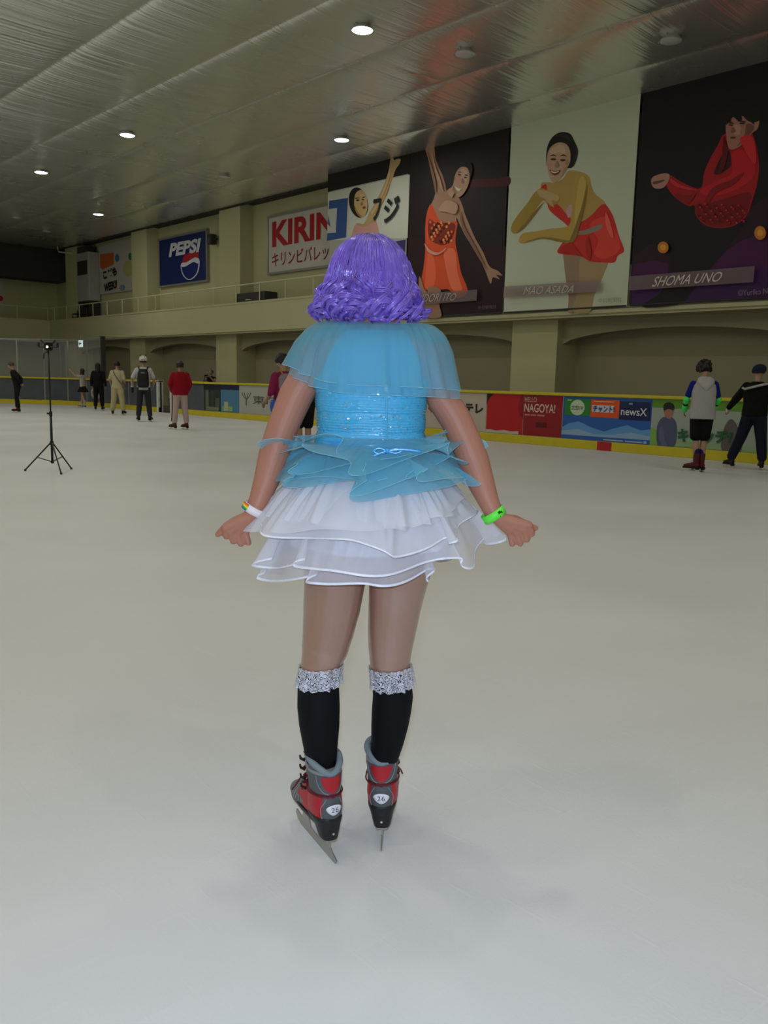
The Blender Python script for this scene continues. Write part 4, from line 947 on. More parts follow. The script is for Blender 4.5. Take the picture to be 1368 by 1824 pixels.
# white sleeveless hoodie
t, J, e, HM, AR, k, kn, ank = person((13.01, 6.57), azc(13.0, 6.57) - 14, 1.76, 'skater in a white sleeveless hoodie with green wrist guards and black shorts', '#101c70', .36, '#0b0b0e', 'shorts', shoes='#4c1418', hair='#0b0a0b', hairlen=.07, look=(-18, -36), curly=.012, puff=1.12, lean=.04, pantw=1.1,
    feet=((-.04, .0), (.05, .03)), toe=(-58, -52), arms=(((-.245, .05, 1.16), (-.23, .20, .98)), ((.25, .05, 1.16), (.22, .20, 1.0))), skin=M_SKIND)
B = Blob(); B.loft([(J(0, -.01, z), rx*k, ry*k) for z, rx, ry in ((.85, .205, .135), (.95, .20, .135), (1.1, .185, .13), (1.27, .19, .13), (1.38, .178, .122), (1.45, .12, .095), (1.49, .075, .07))], e=2.3); v = B.build('vest', cloth('#a09c9c'), t, .011, 3)
B = Blob(); B.loft([(J(0, y_, z), rx*k, ry*k) for z, y_, rx, ry in ((1.30, -.14, .02, .012), (1.36, -.135, .075, .03), (1.43, -.105, .135, .045), (1.49, -.07, .12, .05), (1.52, -.05, .075, .04))], e=2.0); tag(B.build('hood', cloth('#a8a4a4'), v, .009, 2), 'hood lying on the back')
for i in (0, 1):
    s_, el, wr = AR[i]
    g = None
    for a0, a1 in ((.0, .28), (.66, .98)):
        B = Blob(); B.cone(el + (wr - el)*a0, .052, el + (wr - el)*a1, .046); tag(B.build('arm_guard', mat('neon_green', (.06, .70, .10, 1), rough=.5, emit=None), t, .009, 2), 'bright green arm guard')
    B = Blob(); B.cone(el + (wr - el)*.35, .043, el + (wr - el)*.6, .040); tag(B.build('arm_strap', ink('#181c1a'), t, .009, 2), 'black guard strap')
B = Blob(); B.cone(kn[0] + Vector((-.03, .0, .13)), .075, kn[0] + Vector((-.02, .02, .0)), .062); tag(B.build('knee_guard', mat('neon_green', ''), t, .009, 2), 'bright green knee guard')
for i in (0, 1): B = Blob(); B.cone(ank[i] + Vector((0, 0, .08)), .048, ank[i] + Vector((0, 0, .20)), .050); tag(B.build('sock', cloth('#201c50'), t, .01, 2), 'navy sock')
# black jacket with a white shoulder stripe
t, J, e, HM, AR, k, kn, ank = person((14.33, 6.31), azc(14.33, 6.31) + 12, 1.75, 'skater in a black jacket with a white shoulder stripe, dark jeans and a blue cap', '#0b0c0d', 1, '#141a28', 'pants', shoes='#141414', hair='#121624', hairlen=.03, wide=1.25, look=(-30, -14), lean=.06, pantw=1.25, hem=.90,
    feet=((-.30, -.02), (.17, .05)), toe=(-50, -20), arms=(((-.34, .05, 1.16), (-.46, .16, 1.02)), ((.32, .04, 1.16), (.38, .18, 1.04))))
b = MB(); b.tube([J(-.205, -.095, 1.365), J(-.16, -.150, 1.345), J(-.02, -.172, 1.385), J(.12, -.158, 1.425), J(.19, -.10, 1.44)], .020, 8); tag(b.build('shoulder_stripe', cloth('#a8a8a4'), t), 'white shoulder stripe')
B = Blob(); B.ell(e(0, -.015, .05), (.112*k, .128*k, .088*k), HM); B.cone(e(-.08, .03, .02), .03, e(.08, .03, .02), .03); B.build('cap', cloth('#1a2238'), t, .009, 2)
B = Blob(); B.ell(AR[0][2] + Vector((-.02, .02, -.05)), (.035, .05, .06)); tag(B.build('glove', ink('#b0b0ac'), t, .009, 2), 'white glove')
# someone cut by the right edge of the picture
p_ = onZ(1418, 852)
person((p_.x, p_.y), azc(p_.x, p_.y) - 20, 1.70, 'skater in dark clothes cut off by the right edge of the picture', '#1a1a1c', .8, '#22242a', 'pants', shoes='#2c2422', hair='#1a1512', skin=M_SKIND,
    arms=(((-.24, .04, 1.14), (-.26, .22, 1.02)), ((.24, -.02, 1.14), (.25, .06, .90))))

# ------------------------------------------------------------------ light stand on the ice
M_BLK = mat('black_metal', (0.012, 0.013, 0.014, 1), rough=.35, metal=.3)
c0 = onZ(94, 838); O = Vector((c0.x, c0.y, 0)); dF = FWD; dR = RGT
t = empty('light_stand', O, 'black tripod light stand standing on the ice at the left', 'tripod')
W = lambda r, f, z: dR * r + dF * f + Vector((0, 0, z))
b = MB(); b.tube([W(0, 0, .12), W(0, 0, .80)], .017, 10); b.build('lower_pole', M_BLK, t, True)
b = MB(); b.tube([W(0, 0, .78), W(0, 0, 1.66)], .011, 10); b.build('upper_pole', M_BLK, t, True)
b = MB(); b.tube([W(0, 0, .76), W(0, 0, .82)], .022, 12); b.build('collar', M_BLK, t)
b = MB(); b.tube([W(-.015, 0, .79), W(-.05, -.01, .795)], .013, 8); b.build('knob', M_BLK, t)
b = MB(); b.tube([W(0, 0, .36), W(0, 0, .41)], .026, 12); b.tube([W(0, 0, .10), W(0, 0, .14)], .022, 12); b.build('hub', M_BLK, t)
for fx, fy in ((45, 839), (127, 836), (109, 845)):
    q = onZ(fx, fy) - O; q.z = .015
    b = MB(); b.tube([Vector((q.x*.05, q.y*.05, .385)), q], .010, 8); l = b.build('leg', M_BLK, t)
    b = MB(); b.tube([q + Vector((0, 0, .012)), q - Vector((0, 0, .014))], .015, 10); b.build('rubber_foot', M_DARK, l)
    b = MB(); b.tube([Vector((0, 0, .12)), Vector((q.x*.55, q.y*.55, .385 - .37*.53))], .007, 6); b.build('brace', M_BLK, t)
hd = W(0, 0, 1.70)
b = MB(); b.rbox((-.05, -.03, -.05), (.05, .03, .06), .02, M=Matrix.Translation(hd), axis=1); b.build('phone_clamp', M_BLK, t)
b = MB(); b.tube([hd + dR*(-.13), hd + dR*.13], .012, 8)
for s in (-1, 1): b.tube([hd + dR*(.13*s), hd + dR*(.13*s) + Vector((0, 0, .06))], .016, 8); b.tube([hd + dR*(.06*s) + Vector((0,0,.05)), hd + dR*(.10*s) + Vector((0, 0, .09))], .012, 8)
b.build('cross_arm', M_BLK, t)
b = MB(); b.tube([hd - dF*.035, hd - dF*.05], .018, 14); tag(b.build('lens', mat('bright_lens', (.8, .8, .75, 1), rough=.1, emit=((1, 1, .9, 1), .8)), t), 'small shining lens')
b = MB(); b.tube([hd + Vector((0, 0, -.06)), hd + Vector((0, 0, -.09)) + dR*(-.06), hd + Vector((0, 0, -.16)) + dR*(-.07)], .008, 6); b.build('cable', M_BLK, t)
# things in the gate gap
t = empty('sports_bag', (XR + .45, 29.0, 0), 'black bag standing in the gap of the rink boards behind the red jacket', 'bag')
b = MB(); b.rbox((-.2, -.3, 0), (.2, .3, .55), .08); bevel(b.build('body', M_DARK, t), .03)
b = MB(); b.tube([(-.1, -.15, .54), (-.1, -.08, .68), (-.1, .08, .68), (-.1, .15, .54)], .015, 6); b.build('handle', M_DARK, t)

# ================================================================== THE DANCER IN THE PURPLE WIG
D0 = 2.30
ORG = P(645, 1530, 2.24); ORG.z = 0
dancer = empty('person', ORG, 'person seen from behind in a curly purple wig and light blue and white tulle dress', 'person')
UPV = Vector((0, 0, 1))
def pr(px, py, r, D=D0): p = P(px, py, D); return (p, RM(r, p))
def torso(B, rows, D=D0, e=2.3):
    B.loft([(P(cx, y, D + dd), RM(hw, P(cx, y, D)), dep) for y, cx, hw, dep, dd in rows], RGT, FWD, e=e)
LEG_L = [(930, 600, 60, 2.30), (1010, 598, 57, 2.29), (1040, 596, 54.5, 2.285), (1080, 591.5, 51.5, 2.28), (1120, 585.5, 46.5, 2.27), (1150, 580, 42.5, 2.26), (1180, 572.5, 36.5, 2.25), (1212, 567, 35.2, 2.25), (1258, 567.5, 36.6, 2.248), (1291, 568.8, 34.6, 2.248), (1324, 570.5, 30, 2.250), (1353, 572.5, 26, 2.252), (1385, 576, 22.5, 2.255), (1430, 578, 20, 2.262)]
LEG_R = [(930, 714, 60, 2.30), (1010, 714, 56, 2.295), (1040, 708.5, 52, 2.29), (1080, 703, 47.3, 2.29), (1120, 698.5, 43.5, 2.285), (1150, 695.5, 40, 2.28), (1180, 694.5, 36, 2.275), (1210, 698, 33.6, 2.28), (1240, 700, 34.6, 2.285), (1265, 697.5, 34, 2.29), (1291, 694.5, 32, 2.295), (1324, 690, 27.5, 2.30), (1346, 685.5, 24.5, 2.307), (1375, 679, 20.5, 2.317), (1420, 677, 17.5, 2.325)]
def leg_chain(rows, y0, y1, dr=0.0):
    return [(P(x, y, D), RM(r, P(x, y, D)) + dr) for y, x, r, D in rows if y0 <= y <= y1]

B = Blob(ORG)
TORSO = [(596, 668, 66, .065, .0), (606, 668, 95, .085, .0), (622, 667, 108, .10, .0), (645, 666, 106, .108, .0), (680, 662, 98, .108, 0), (720, 661, 92.5, .105, .0), (765, 661, 90, .10, .0), (800, 660, 95, .108, 0), (850, 659, 106, .122, .0), (900, 658, 113, .128, -.005), (940, 657, 112, .125, -.01), (965, 656, 95, .10, -.01)]
torso(B, TORSO)
B.chain(leg_chain(LEG_L, 900, 1440, -.003)); B.chain(leg_chain(LEG_R, 900, 1440, -.003))
B.cone(*pr(670, 590, 46), *pr(664, 545, 38, D0 + .01))
# arms
ARM_L = [pr(562, 640, 32), pr(548, 668, 30, 2.30), pr(527, 705, 30.5, 2.295), pr(510, 745, 28.5, 2.29), pr(497, 780, 27.5, 2.285), pr(487, 815, 27.5, 2.28), pr(475, 855, 23, 2.26), pr(462, 890, 18.5, 2.24), pr(452, 912, 16.5, 2.23)]
ARM_R = [pr(770, 640, 31), pr(777, 672, 30, 2.30), pr(789, 712, 28.5, 2.295), pr(812, 748, 28, 2.29), pr(829, 785, 28, 2.285), pr(843, 820, 28, 2.28), pr(857, 860, 24, 2.26), pr(871, 895, 18.5, 2.24), pr(880, 914, 16.5, 2.23)]
B.chain(ARM_L); B.chain(ARM_R)
def fist(B, wr, D, mcps, tips, thumb):
    """mcps: four knuckles (index first) as measured; every finger folds down and forwards under the palm"""
    w_ = P(*wr, D)
    for k, ((mx, my), (tx, ty)) in enumerate(zip(mcps, tips)):
        m_ = P(mx, my, D - .004 + .006*k); r0 = RM((6.0, 6.3, 6.1, 5.6)[k], m_)
        B.cone(w_, RM(11.5, w_), m_, r0 * 1.22)
        a = P(tx, ty, D + .012); B.cone(m_, r0 * 1.08, a, r0 * .98)
        b_ = P(tx + (mx - tx)*.15, ty - 3, D + .040); B.cone(a, r0 * .98, b_, r0 * .9)
        c_ = P(mx*.7 + tx*.3, my*.7 + ty*.3, D + .050); B.cone(b_, r0 * .88, c_, r0 * .78)
    cx_ = sum(m_[0] for m_ in mcps)/4; cy_ = sum(m_[1] for m_ in mcps)/4
    pc = P((wr[0] + cx_)/2, (wr[1] + cy_)/2, D + .012); B.ell(pc, RM(16, pc))
    pts = [(P(x, y, D + d), RM(r, P(x, y, D))) for x, y, r, d in thumb]
    B.chain(pts)
fist(B, (884, 921), 2.225, [(942, 935), (933, 943), (921.5, 949), (908.5, 950)], [(947.5, 951), (938.5, 960.5), (926.5, 968), (912.5, 969)],
     [(894, 926, 12, .015), (918, 929, 11.5, .012), (935, 935, 8.5, .014), (947, 939.5, 6.6, .016), (954, 940.5, 5.2, .018)])
fist(B, (449, 917), 2.225, [(401, 940), (411.5, 946), (424, 949), (437, 949)], [(403, 955.5), (415.5, 964), (429, 968.5), (442.5, 967)],
     [(440, 923, 12, .015), (420, 931, 11.5, .012), (404, 939, 9, .014), (394, 947, 6.8, .016), (388, 952, 5.2, .018)])
HF = FWD; HC = P(664, 510, D0 + .015)
e = head(B, HC, FWD, UPV, RGT, .93)
body = B.build('body', mat('skin', ''), dancer, .0030, 3)
for s in (-1, 1):
    b = Blob(ORG); b.ell(e(s*.030, .074, .012), .012); ey = b.build('eye', M_WHITE_EYE, dancer, .003, 0)
    b = Blob(ORG); b.ell(e(s*.030, .083, .012), .005); tag(b.build('iris', M_IRIS, ey, .002, 0), 'dark iris')

# glossy tan tights on the legs
M_TIGHT = mat('nylon_tights', (0.30, 0.155, 0.105, 1), rough=.30, spec=.8, bump=(900, .04, .001), coat=.6)
M_TIGHT.node_tree.nodes['Principled BSDF'].inputs['Coat Roughness'].default_value = .27
M_TIGHT.node_tree.nodes['Principled BSDF'].inputs['Coat IOR'].default_value = 2.1
B = Blob(ORG); B.chain(leg_chain(LEG_L, 900, 1440)); B.chain(leg_chain(LEG_R, 900, 1440)); torso(B, [(y, cx, hw + 1, d + .003, dd) for y, cx, hw, d, dd in TORSO if y >= 850])
B.build('tights', M_TIGHT, dancer, .005, 4)

def RZ(rows, rings):
    pass
# knee socks with a lace frill
M_SOCK = mat('sock_black', (0.004, 0.004, 0.006, 1), rough=.7, spec=.15, sheen=.0, bump=(500, .1, .001))
def lace_material():
    M = mat('lace', (0.62, 0.62, 0.68, 1), rough=.7)
    N = M.node_tree.nodes; L = M.node_tree.links; bs = N['Principled BSDF']
    tc = N.new('ShaderNodeTexCoord'); v = N.new('ShaderNodeTexVoronoi'); v.inputs['Scale'].default_value = 74; L.new(tc.outputs['Object'], v.inputs['Vector'])
    def mth(op, x, y=None, z=None):
        m_ = N.new('ShaderNodeMath'); m_.operation = op
        for i_, q_ in enumerate((x, y, z)):
            if q_ is None: continue
            if isinstance(q_, (int, float)): m_.inputs[i_].default_value = q_
            else: L.new(q_, m_.inputs[i_])
        return m_.outputs[0]
    ring = mth('SINE', mth('MULTIPLY', v.outputs['Distance'], 26.0))
    n = N.new('ShaderNodeTexNoise'); n.inputs['Scale'].default_value = 190; n.inputs['Detail'].default_value = 1; L.new(tc.outputs['Object'], n.inputs['Vector'])
    hgt = mth('ADD', ring, mth('MULTIPLY', mth('SUBTRACT', n.outputs['Fac'], .5), 3.2))
    thr = mth('GREATER_THAN', hgt, -.62)
    L.new(thr, bs.inputs['Alpha'])
    bp = N.new('ShaderNodeBump'); bp.inputs['Distance'].default_value = .0012; bp.inputs['Strength'].default_value = .6; L.new(hgt, bp.inputs['Height']); L.new(bp.outputs[0], bs.inputs['Normal'])
    return M
M_LACE = lace_material()
def along(rows, y):
    for a, c in zip(rows[:-1], rows[1:]):
        if a[0] <= y <= c[0]:
            t = (y - a[0]) / (c[0] - a[0]); x, r, D = (a[i] + (c[i]-a[i])*t for i in (1, 2, 3)); p = P(x, y, D); return p, RM(r, p)
for rows, ytop, yb, tilt in ((LEG_L, 1187, 1217, -2), (LEG_R, 1189, 1220, -3)):
    B = Blob(ORG)
    ring = [along(rows, y) for y in [ytop + 1, ytop + 12] + [r_[0] for r_ in rows if r_[0] > ytop + 14 and r_[0] < 1440]]
    B.loft([(p, r + .0022, r + .0022) for p, r in ring], RGT, FWD)
    sk = B.build('knee_sock', M_SOCK, dancer, .004, 3)
    vs = []; n = 120; rowsn = 9
    for j in range(rowsn):
        t = j / (rowsn - 1); p, r = along(rows, ytop - 5 + (yb - ytop + 8) * t)
        for i in range(n):
            a = 2*math.pi*i/n; sc_ = (.0035 * math.sin(a*11 + 1) + .002*math.sin(a*23)) * (.3 + t) + .0045 + .004*t
            dz = (.004 * abs(math.sin(a*9)) if j == rowsn-1 else 0) + (-.003*abs(math.sin(a*9 + 1)) if j == 0 else 0)
            vs.append(p + RGT*math.cos(a)*(r + sc_) + FWD*math.sin(a)*(r + sc_) + Vector((0, 0, dz - tilt*.0018*math.cos(a))))
    b = MB(ORG); b.add(vs, [(j*n+i, j*n+(i+1) % n, (j+1)*n+(i+1) % n, (j+1)*n+i) for j in range(rowsn-1) for i in range(n)]); tag(b.build('lace_trim', M_LACE, sk, True), 'white lace trim')

# ---------------------------------------------------------------- skates
M_BG = mat('boot_grey', (0.085, 0.095, 0.10, 1), rough=.5, bump=(300, .2, .001)); M_BR = mat('boot_red', (0.42, 0.012, 0.022, 1), rough=.42, bump=(400, .15, .001)); M_BL = mat('boot_light_grey', (0.22, 0.24, 0.25, 1), rough=.55)
M_SOLE = mat('boot_sole', (0.010, 0.010, 0.011, 1), rough=.45); M_PAD = mat('boot_padding', (0.19, 0.235, 0.25, 1), rough=.7, bump=(300, .2, .001)); M_TAG = mat('number_tag', (0.78, 0.78, 0.84, 1), rough=.35)
M_LACER = mat('lace_dark_red', (0.13, 0.008, 0.018, 1), rough=.6); M_HOOK = mat('hook_dark', (.03, .02, .02, 1), rough=.3, metal=.5)
def skate(g, hd, label, roll=0.0):
    """g: point on the ice under the ankle, hd: heading as a vector"""
    f = Vector((hd.x, hd.y, 0)).normalized(); r = Vector((f.y, -f.x, 0))
    O = Vector(g) - ORG
    rt = bpy.data.objects.new('ice_skate', None); COL.objects.link(rt); rt.parent = dancer; rt.location = O
    rt.rotation_euler = (Matrix((r, f, UPV)).transposed() @ Matrix.Rotation(math.radians(roll), 3, 'Y')).to_euler(); rt['label'] = label
    B = Blob(); v = Vector
    B.loft([(v((0, cy, z)), rx, ry) for z, cy, rx, ry in ((.112, .012, .036, .058), (.13, .008, .043, .062), (.155, .005, .045, .060), (.18, .006, .043, .055), (.205, .008, .043, .052), (.23, .012, .045, .054), (.252, .016, .048, .058), (.258, .017, .047, .057))], e=2.2)
    B.loft([(v((0, .052, .115)), .040, .10), (v((0, .058, .135)), .042, .095), (v((0, .05, .165)), .038, .072), (v((0, .04, .19)), .036, .055)], e=2.2)
    B.cone(v((0, .10, .125)), .041, v((0, .165, .112)), .034); B.cone(v((0, .165, .112)), .034, v((0, .195, .106)), .026); B.ell(v((0, .13, .115)), (.044, .07, .032))
    for s in (-1, 1): B.ell(v((s*.028, .035, .258)), (.018, .032, .022))
    def mf(c, n):
        x, y, z = c.x, c.y, c.z; ax = abs(x)
        if z > .252: return 2
        back = y < .01
        if .186 < z < .196: return 3                                                                     # strap line
        if z < .186:
            q = y + .05 - (z - .12) * .15                                                                 # side panels
            lim = .024 + max(0, (.165 - z)) * -.18
            if back and ax < .030 + (.15 - z) * .05: return 0
            if y < .075 - (z - .12) * .4: return 1
            if y < .12 and z > .135: return 1
            return 2 if (z > .118 and (int(y * 130) % 2)) else 0
        return 0 if y < .03 else 1
    up_ = B.build('boot', [M_BG, M_BR, M_BL, M_LACER], rt, .0032, 3, mf)
    # padded collar with a dip at the heel
    b = MB(); ring = []
    for i in range(41):
        a = 2*math.pi*i/40; c_, s_ = math.cos(a), math.sin(a)
        back = max(0, -s_); z = .262 + .022 * (1 - back ** 1.2) + .006 * max(0, s_) - .012 * back ** 6
        ring.append(v((.044 * c_, .018 + .052 * s_, z)))
    b.tube(ring, .0095, 10); cl = b.build('collar_padding', M_PAD, up_, True)
    b = MB()
    b.add([v((.048*math.cos(2*math.pi*i/40), .018 + .056*math.sin(2*math.pi*i/40), .235)) for i in range(40)] + [ring[i] * 1.0 for i in range(40)], [(i, (i+1) % 40, 40+(i+1) % 40, 40+i) for i in range(40)])
    b.build('cuff', M_BG, up_, True)
    # sole, heel block
    b = Blob(); b.loft([(v((0, cy, z)), rx, ry) for z, cy, rx, ry in ((.058, -.018, .024, .030), (.075, -.016, .028, .034), (.10, -.010, .034, .042), (.118, .006, .042, .060), (.126, .008, .043, .062))], e=2.6)
    b.loft([(v((0, .075, .086)), .028, .115), (v((0, .075, .100)), .040, .130), (v((0, .078, .112)), .044, .128)], e=2.3)
    sl = b.build('sole', M_SOLE, up_, .0035, 2)
    b = MB(); b.tube([v((0, -.052, .082)), v((0, -.0545, .082))], .0035, 10); b.build('rivet', M_STEEL, sl)
    # blade: runner with stanchions
    b = MB(); out = [(-.078, .013), (-.070, .002), (-.05, 0), (.16, 0), (.195, .006), (.212, .022), (.206, .034), (.185, .030), (.165, .026), (.155, .050), (.150, .090), (.120, .090), (.112, .048), (.100, .026), (.040, .022), (.006, .026), (-.002, .060), (-.030, .060), (-.036, .034), (-.052, .024)]
    b.prism([v((-.0018, y, z)) for y, z in out], (0, 0, 0), (.0036, 0, 0)); bl = b.build('blade', mat('blade_worn', (0.40, 0.38, 0.34, 1), rough=.35, metal=.75), rt)
    b = MB(); b.rbox((-.018, -.045, .055), (.018, .005, .060), .008); b.rbox((-.024, .10, .082), (.024, .165, .088), .01); b.build('blade_plate', mat('blade_worn', ''), bl)
    # laces and hooks
    for s in (-1, 1):
        for q in range(4):
            b = MB(); y_, z_ = .066 + .004*q - .003*(q == 3), .178 + .027*q
            b.tube([v((s*.038, y_ - .012, z_)), v((s*.046, y_, z_ + .002)), v((s*.044, y_ + .010, z_ + .006))], [.005, .004, .003], 8); b.build('lace_hook', M_HOOK, up_)
    b = MB()
    for q in range(5):
        z_ = .165 + .024*q; y_ = .078 + (.012 if q == 0 else 0)
        b.tube([v((-.040, y_ - .012, z_)), v((0, y_ + .006, z_ + .010)), v((.040, y_ - .012, z_ + .022))], .0028, 6); b.tube([v((.040, y_ - .012, z_)), v((0, y_ + .005, z_ + .012)), v((-.040, y_ - .012, z_ + .022))], .0028, 6)
    for s in (-1, 1): b.tube([v((0, .088, .19)), v((s*.03, .11, .185)), v((s*.05, .10, .17)), v((s*.055, .115, .15))], .0026, 6)
    ring = [v((.0485*math.cos(a), .010 + .0585*math.sin(a), .191 + .012*max(0, math.sin(a)))) for a in np.linspace(0, 2*math.pi, 33)]
    b.tube(ring, .0022, 8)
    b.build('laces', M_LACER, up_)
    # piping lines
    SF = ((.112, .012, .036, .058), (.13, .008, .043, .062), (.155, .005, .045, .060), (.18, .006, .043, .055), (.205, .008, .043, .052), (.23, .012, .045, .054), (.252, .016, .048, .058))
    def sf(x_, z_):
        cy_, rx_, ry_ = (float(np.interp(z_, [q[0] for q in SF], [q[i_] for q in SF])) for i_ in (1, 2, 3))
        return v((x_, cy_ - ry_ * (1 - min(1, abs(x_)/rx_) ** 2.2) ** .4545 - .0006, z_))
    for s in (-1, 1):
        b = MB(); b.tube([sf(s*x_, z_) for x_, z_ in spline([(.029, .126), (.032, .14), (.033, .158), (.026, .172), (.019, .184)], 4, False)], .0014, 5); b.tube([sf(s*x_, z_) for x_, z_ in spline([(.012, .197), (.026, .203), (.036, .222), (.040, .248)], 4, False)], .0015, 5); b.build('piping', M_BL, up_)
    b = MB(); hp = []
    for q_ in range(9):
        zz = .200 + .046 * q_ / 8; hw_ = .031 * max(.02, 1 - ((.248 - zz) / .0485) ** 2) ** .5
        hp += [sf(hw_ * (i_/12*2 - 1), zz) - v((0, .0012, 0)) for i_ in range(13)]
    b.add(hp, [(j_*13+i_, j_*13+i_+1, (j_+1)*13+i_+1, (j_+1)*13+i_) for j_ in range(8) for i_ in range(12)])
    tag(b.build('heel_patch', M_BR, up_, True), 'red heel patch')
    # number tag on the heel
    b = MB(); pts = []
    for i in range(28):
        a = 2*math.pi*i/28; x_ = .0235 * math.cos(a) * (1.0 if math.sin(a) > 0 else (1 - .28*abs(math.sin(a)))); z_ = .158 + (.012 if math.sin(a) > 0 else .0185) * math.sin(a)
        pts.append((x_, z_))
    yb_ = lambda x_: -.0585 + (x_ ** 2) * 9.0
    nv = len(pts); rad = [1.0, .66, .33]
    vs = [v((x_*k_, yb_(x_*k_), .158 + (z_ - .158)*k_)) for k_ in rad for x_, z_ in pts] + [v((0, yb_(0), .158))]
    fs = [(j*nv+i, j*nv+(i+1) % nv, (j+1)*nv+(i+1) % nv, (j+1)*nv+i) for j in range(2) for i in range(nv)] + [(2*nv+i, 2*nv+(i+1) % nv, 3*nv) for i in range(nv)]
    b.add(vs, fs)
    tg = b.build('number_tag', M_TAG, up_, True); so = tg.modifiers.new('s', 'SOLIDIFY'); so.thickness = .0025
    uv, fs = text_mesh('26', 1.08, -.004)
    me = bpy.data.meshes.new('number'); me.from_pydata([((u-.5)*.021, yb_((u-.5)*.021) - .0036, .1505 + w_*.0145) for u, w_ in uv], [], fs); mesh_obj('number', me, ink('#20242c'), tg)
    return rt
hl = onZ(600, 1542); fl_ = onZ(545, 1477) - hl; fl_.normalize()
skate(hl + fl_ * .078, fl_, 'left skate, turned out to the left')
hr = onZ(679, 1520); ang = math.radians(3); fr_ = FWD * math.cos(ang) + RGT * math.sin(ang)
skate(hr + fr_ * .078, fr_, 'right skate, seen straight from behind', -1.8)

# ---------------------------------------------------------------- dress
def sheer(name, h, alpha, rough=.55, trans=.35, bump=(35, .25, .003)): return mat(name, h, rough=rough, alpha=alpha, trans=trans, bump=bump, spec=.25, sheen=.3)
M_ORG = sheer('organza_blue', (0.19, 0.56, 0.71, 1), .52)
M_ORGC = sheer('organza_cape', (0.20, 0.55, 0.69, 1), .42)
M_ORG2 = sheer('organza_blue_dense', (0.18, 0.55, 0.70, 1), .60)
M_LIN = mat('lining_blue', (0.085, 0.50, 0.76, 1), rough=.6, sheen=.3)
M_TUL = sheer('tulle_white', (0.84, 0.83, 0.86, 1), .68)
M_TUL2 = sheer('organza_white', (0.84, 0.83, 0.88, 1), .52)
M_SATW = mat('satin_white', (0.82, 0.82, 0.88, 1), rough=.22, spec=.7, bump=(160, .7, .003))
M_SATB = mat('satin_blue', (0.04, 0.32, 0.66, 1), rough=.22, spec=.8)
# bodice: shirred shiny fabric in horizontal bands
def bodice_material():
    M = mat('shirred_foil', (0.055, 0.40, 0.64, 1), rough=.45, metal=.0, spec=.8)
    N = M.node_tree.nodes; L = M.node_tree.links; bs = N['Principled BSDF']
    tc = N.new('ShaderNodeTexCoord'); mp = N.new('ShaderNodeMapping'); mp.inputs['Scale'].default_value = (1, 1, 4.5); L.new(tc.outputs['Object'], mp.inputs[0])
    n = N.new('ShaderNodeTexNoise'); n.inputs['Scale'].default_value = 14; n.inputs['Detail'].default_value = 3; n.inputs['Distortion'].default_value = .8; L.new(mp.outputs[0], n.inputs[0])
    mp2 = N.new('ShaderNodeMapping'); mp2.inputs['Scale'].default_value = (2.0, 2.0, .9); L.new(tc.outputs['Object'], mp2.inputs[0])
    n2 = N.new('ShaderNodeTexNoise'); n2.inputs['Scale'].default_value = 55; n2.inputs['Detail'].default_value = 2; L.new(mp2.outputs[0], n2.inputs[0])
    ad_ = N.new('ShaderNodeMath'); ad_.operation = 'ADD'; L.new(n.outputs[0], ad_.inputs[0]); L.new(n2.outputs[0], ad_.inputs[1])
    bp = N.new('ShaderNodeBump'); r_ = N.new('ShaderNodeMapRange'); L.new(n.outputs[0], r_.inputs[0]); r_.inputs[1].default_value = .50; r_.inputs[2].default_value = .60; r_.inputs[3].default_value = .55; r_.inputs[4].default_value = .07; L.new(r_.outputs[0], bs.inputs['Roughness'])
    bp.inputs['Distance'].default_value = .006; bp.inputs['Strength'].default_value = .35; L.new(ad_.outputs[0], bp.inputs['Height']); L.new(bp.outputs[0], bs.inputs['Normal'])
    return M
M_BOD = bodice_material()
def interp(rows, y):
    for a, c in zip(rows[:-1], rows[1:]):
        if a[0] <= y <= c[0]:
            t = (y - a[0]) / (c[0] - a[0]); return [a[i] + (c[i] - a[i]) * t for i in range(len(a))]
    return list(rows[-1] if y > rows[-1][0] else rows[0])
vs = []; n = 96; rowy = np.linspace(672, 800, 130)
for y in rowy:
    _, cx_, hw, dep, dd = interp(TORSO, y); p = P(cx_, y, D0 + dd)
    band = .0045 * abs(math.sin((y - 672) / 128 * math.pi * 4.0)) ** .5
    for i in range(n):
        a = 2*math.pi*i/n; c_, s_ = math.cos(a), math.sin(a)
        g = .0009 * math.sin(y*1.35 + .8*math.sin(a*7) + .5*math.sin(a*17)) + .0009*math.sin(a*43 - y*.25)
        R_ = RM(hw, p) + .005 + band + g; Dp = dep + .005 + band + g
        vs.append(p + RGT * math.copysign(abs(c_) ** (2/2.3), c_) * R_ + FWD * math.copysign(abs(s_) ** (2/2.3), s_) * Dp)
b = MB(ORG); b.add(vs, [(j*n+i, j*n+(i+1) % n, (j+1)*n+(i+1) % n, (j+1)*n+i) for j in range(len(rowy)-1) for i in range(n)])
bod = b.build('bodice', M_BOD, dancer, True); so = bod.modifiers.new('s', 'SOLIDIFY'); so.thickness = -.002
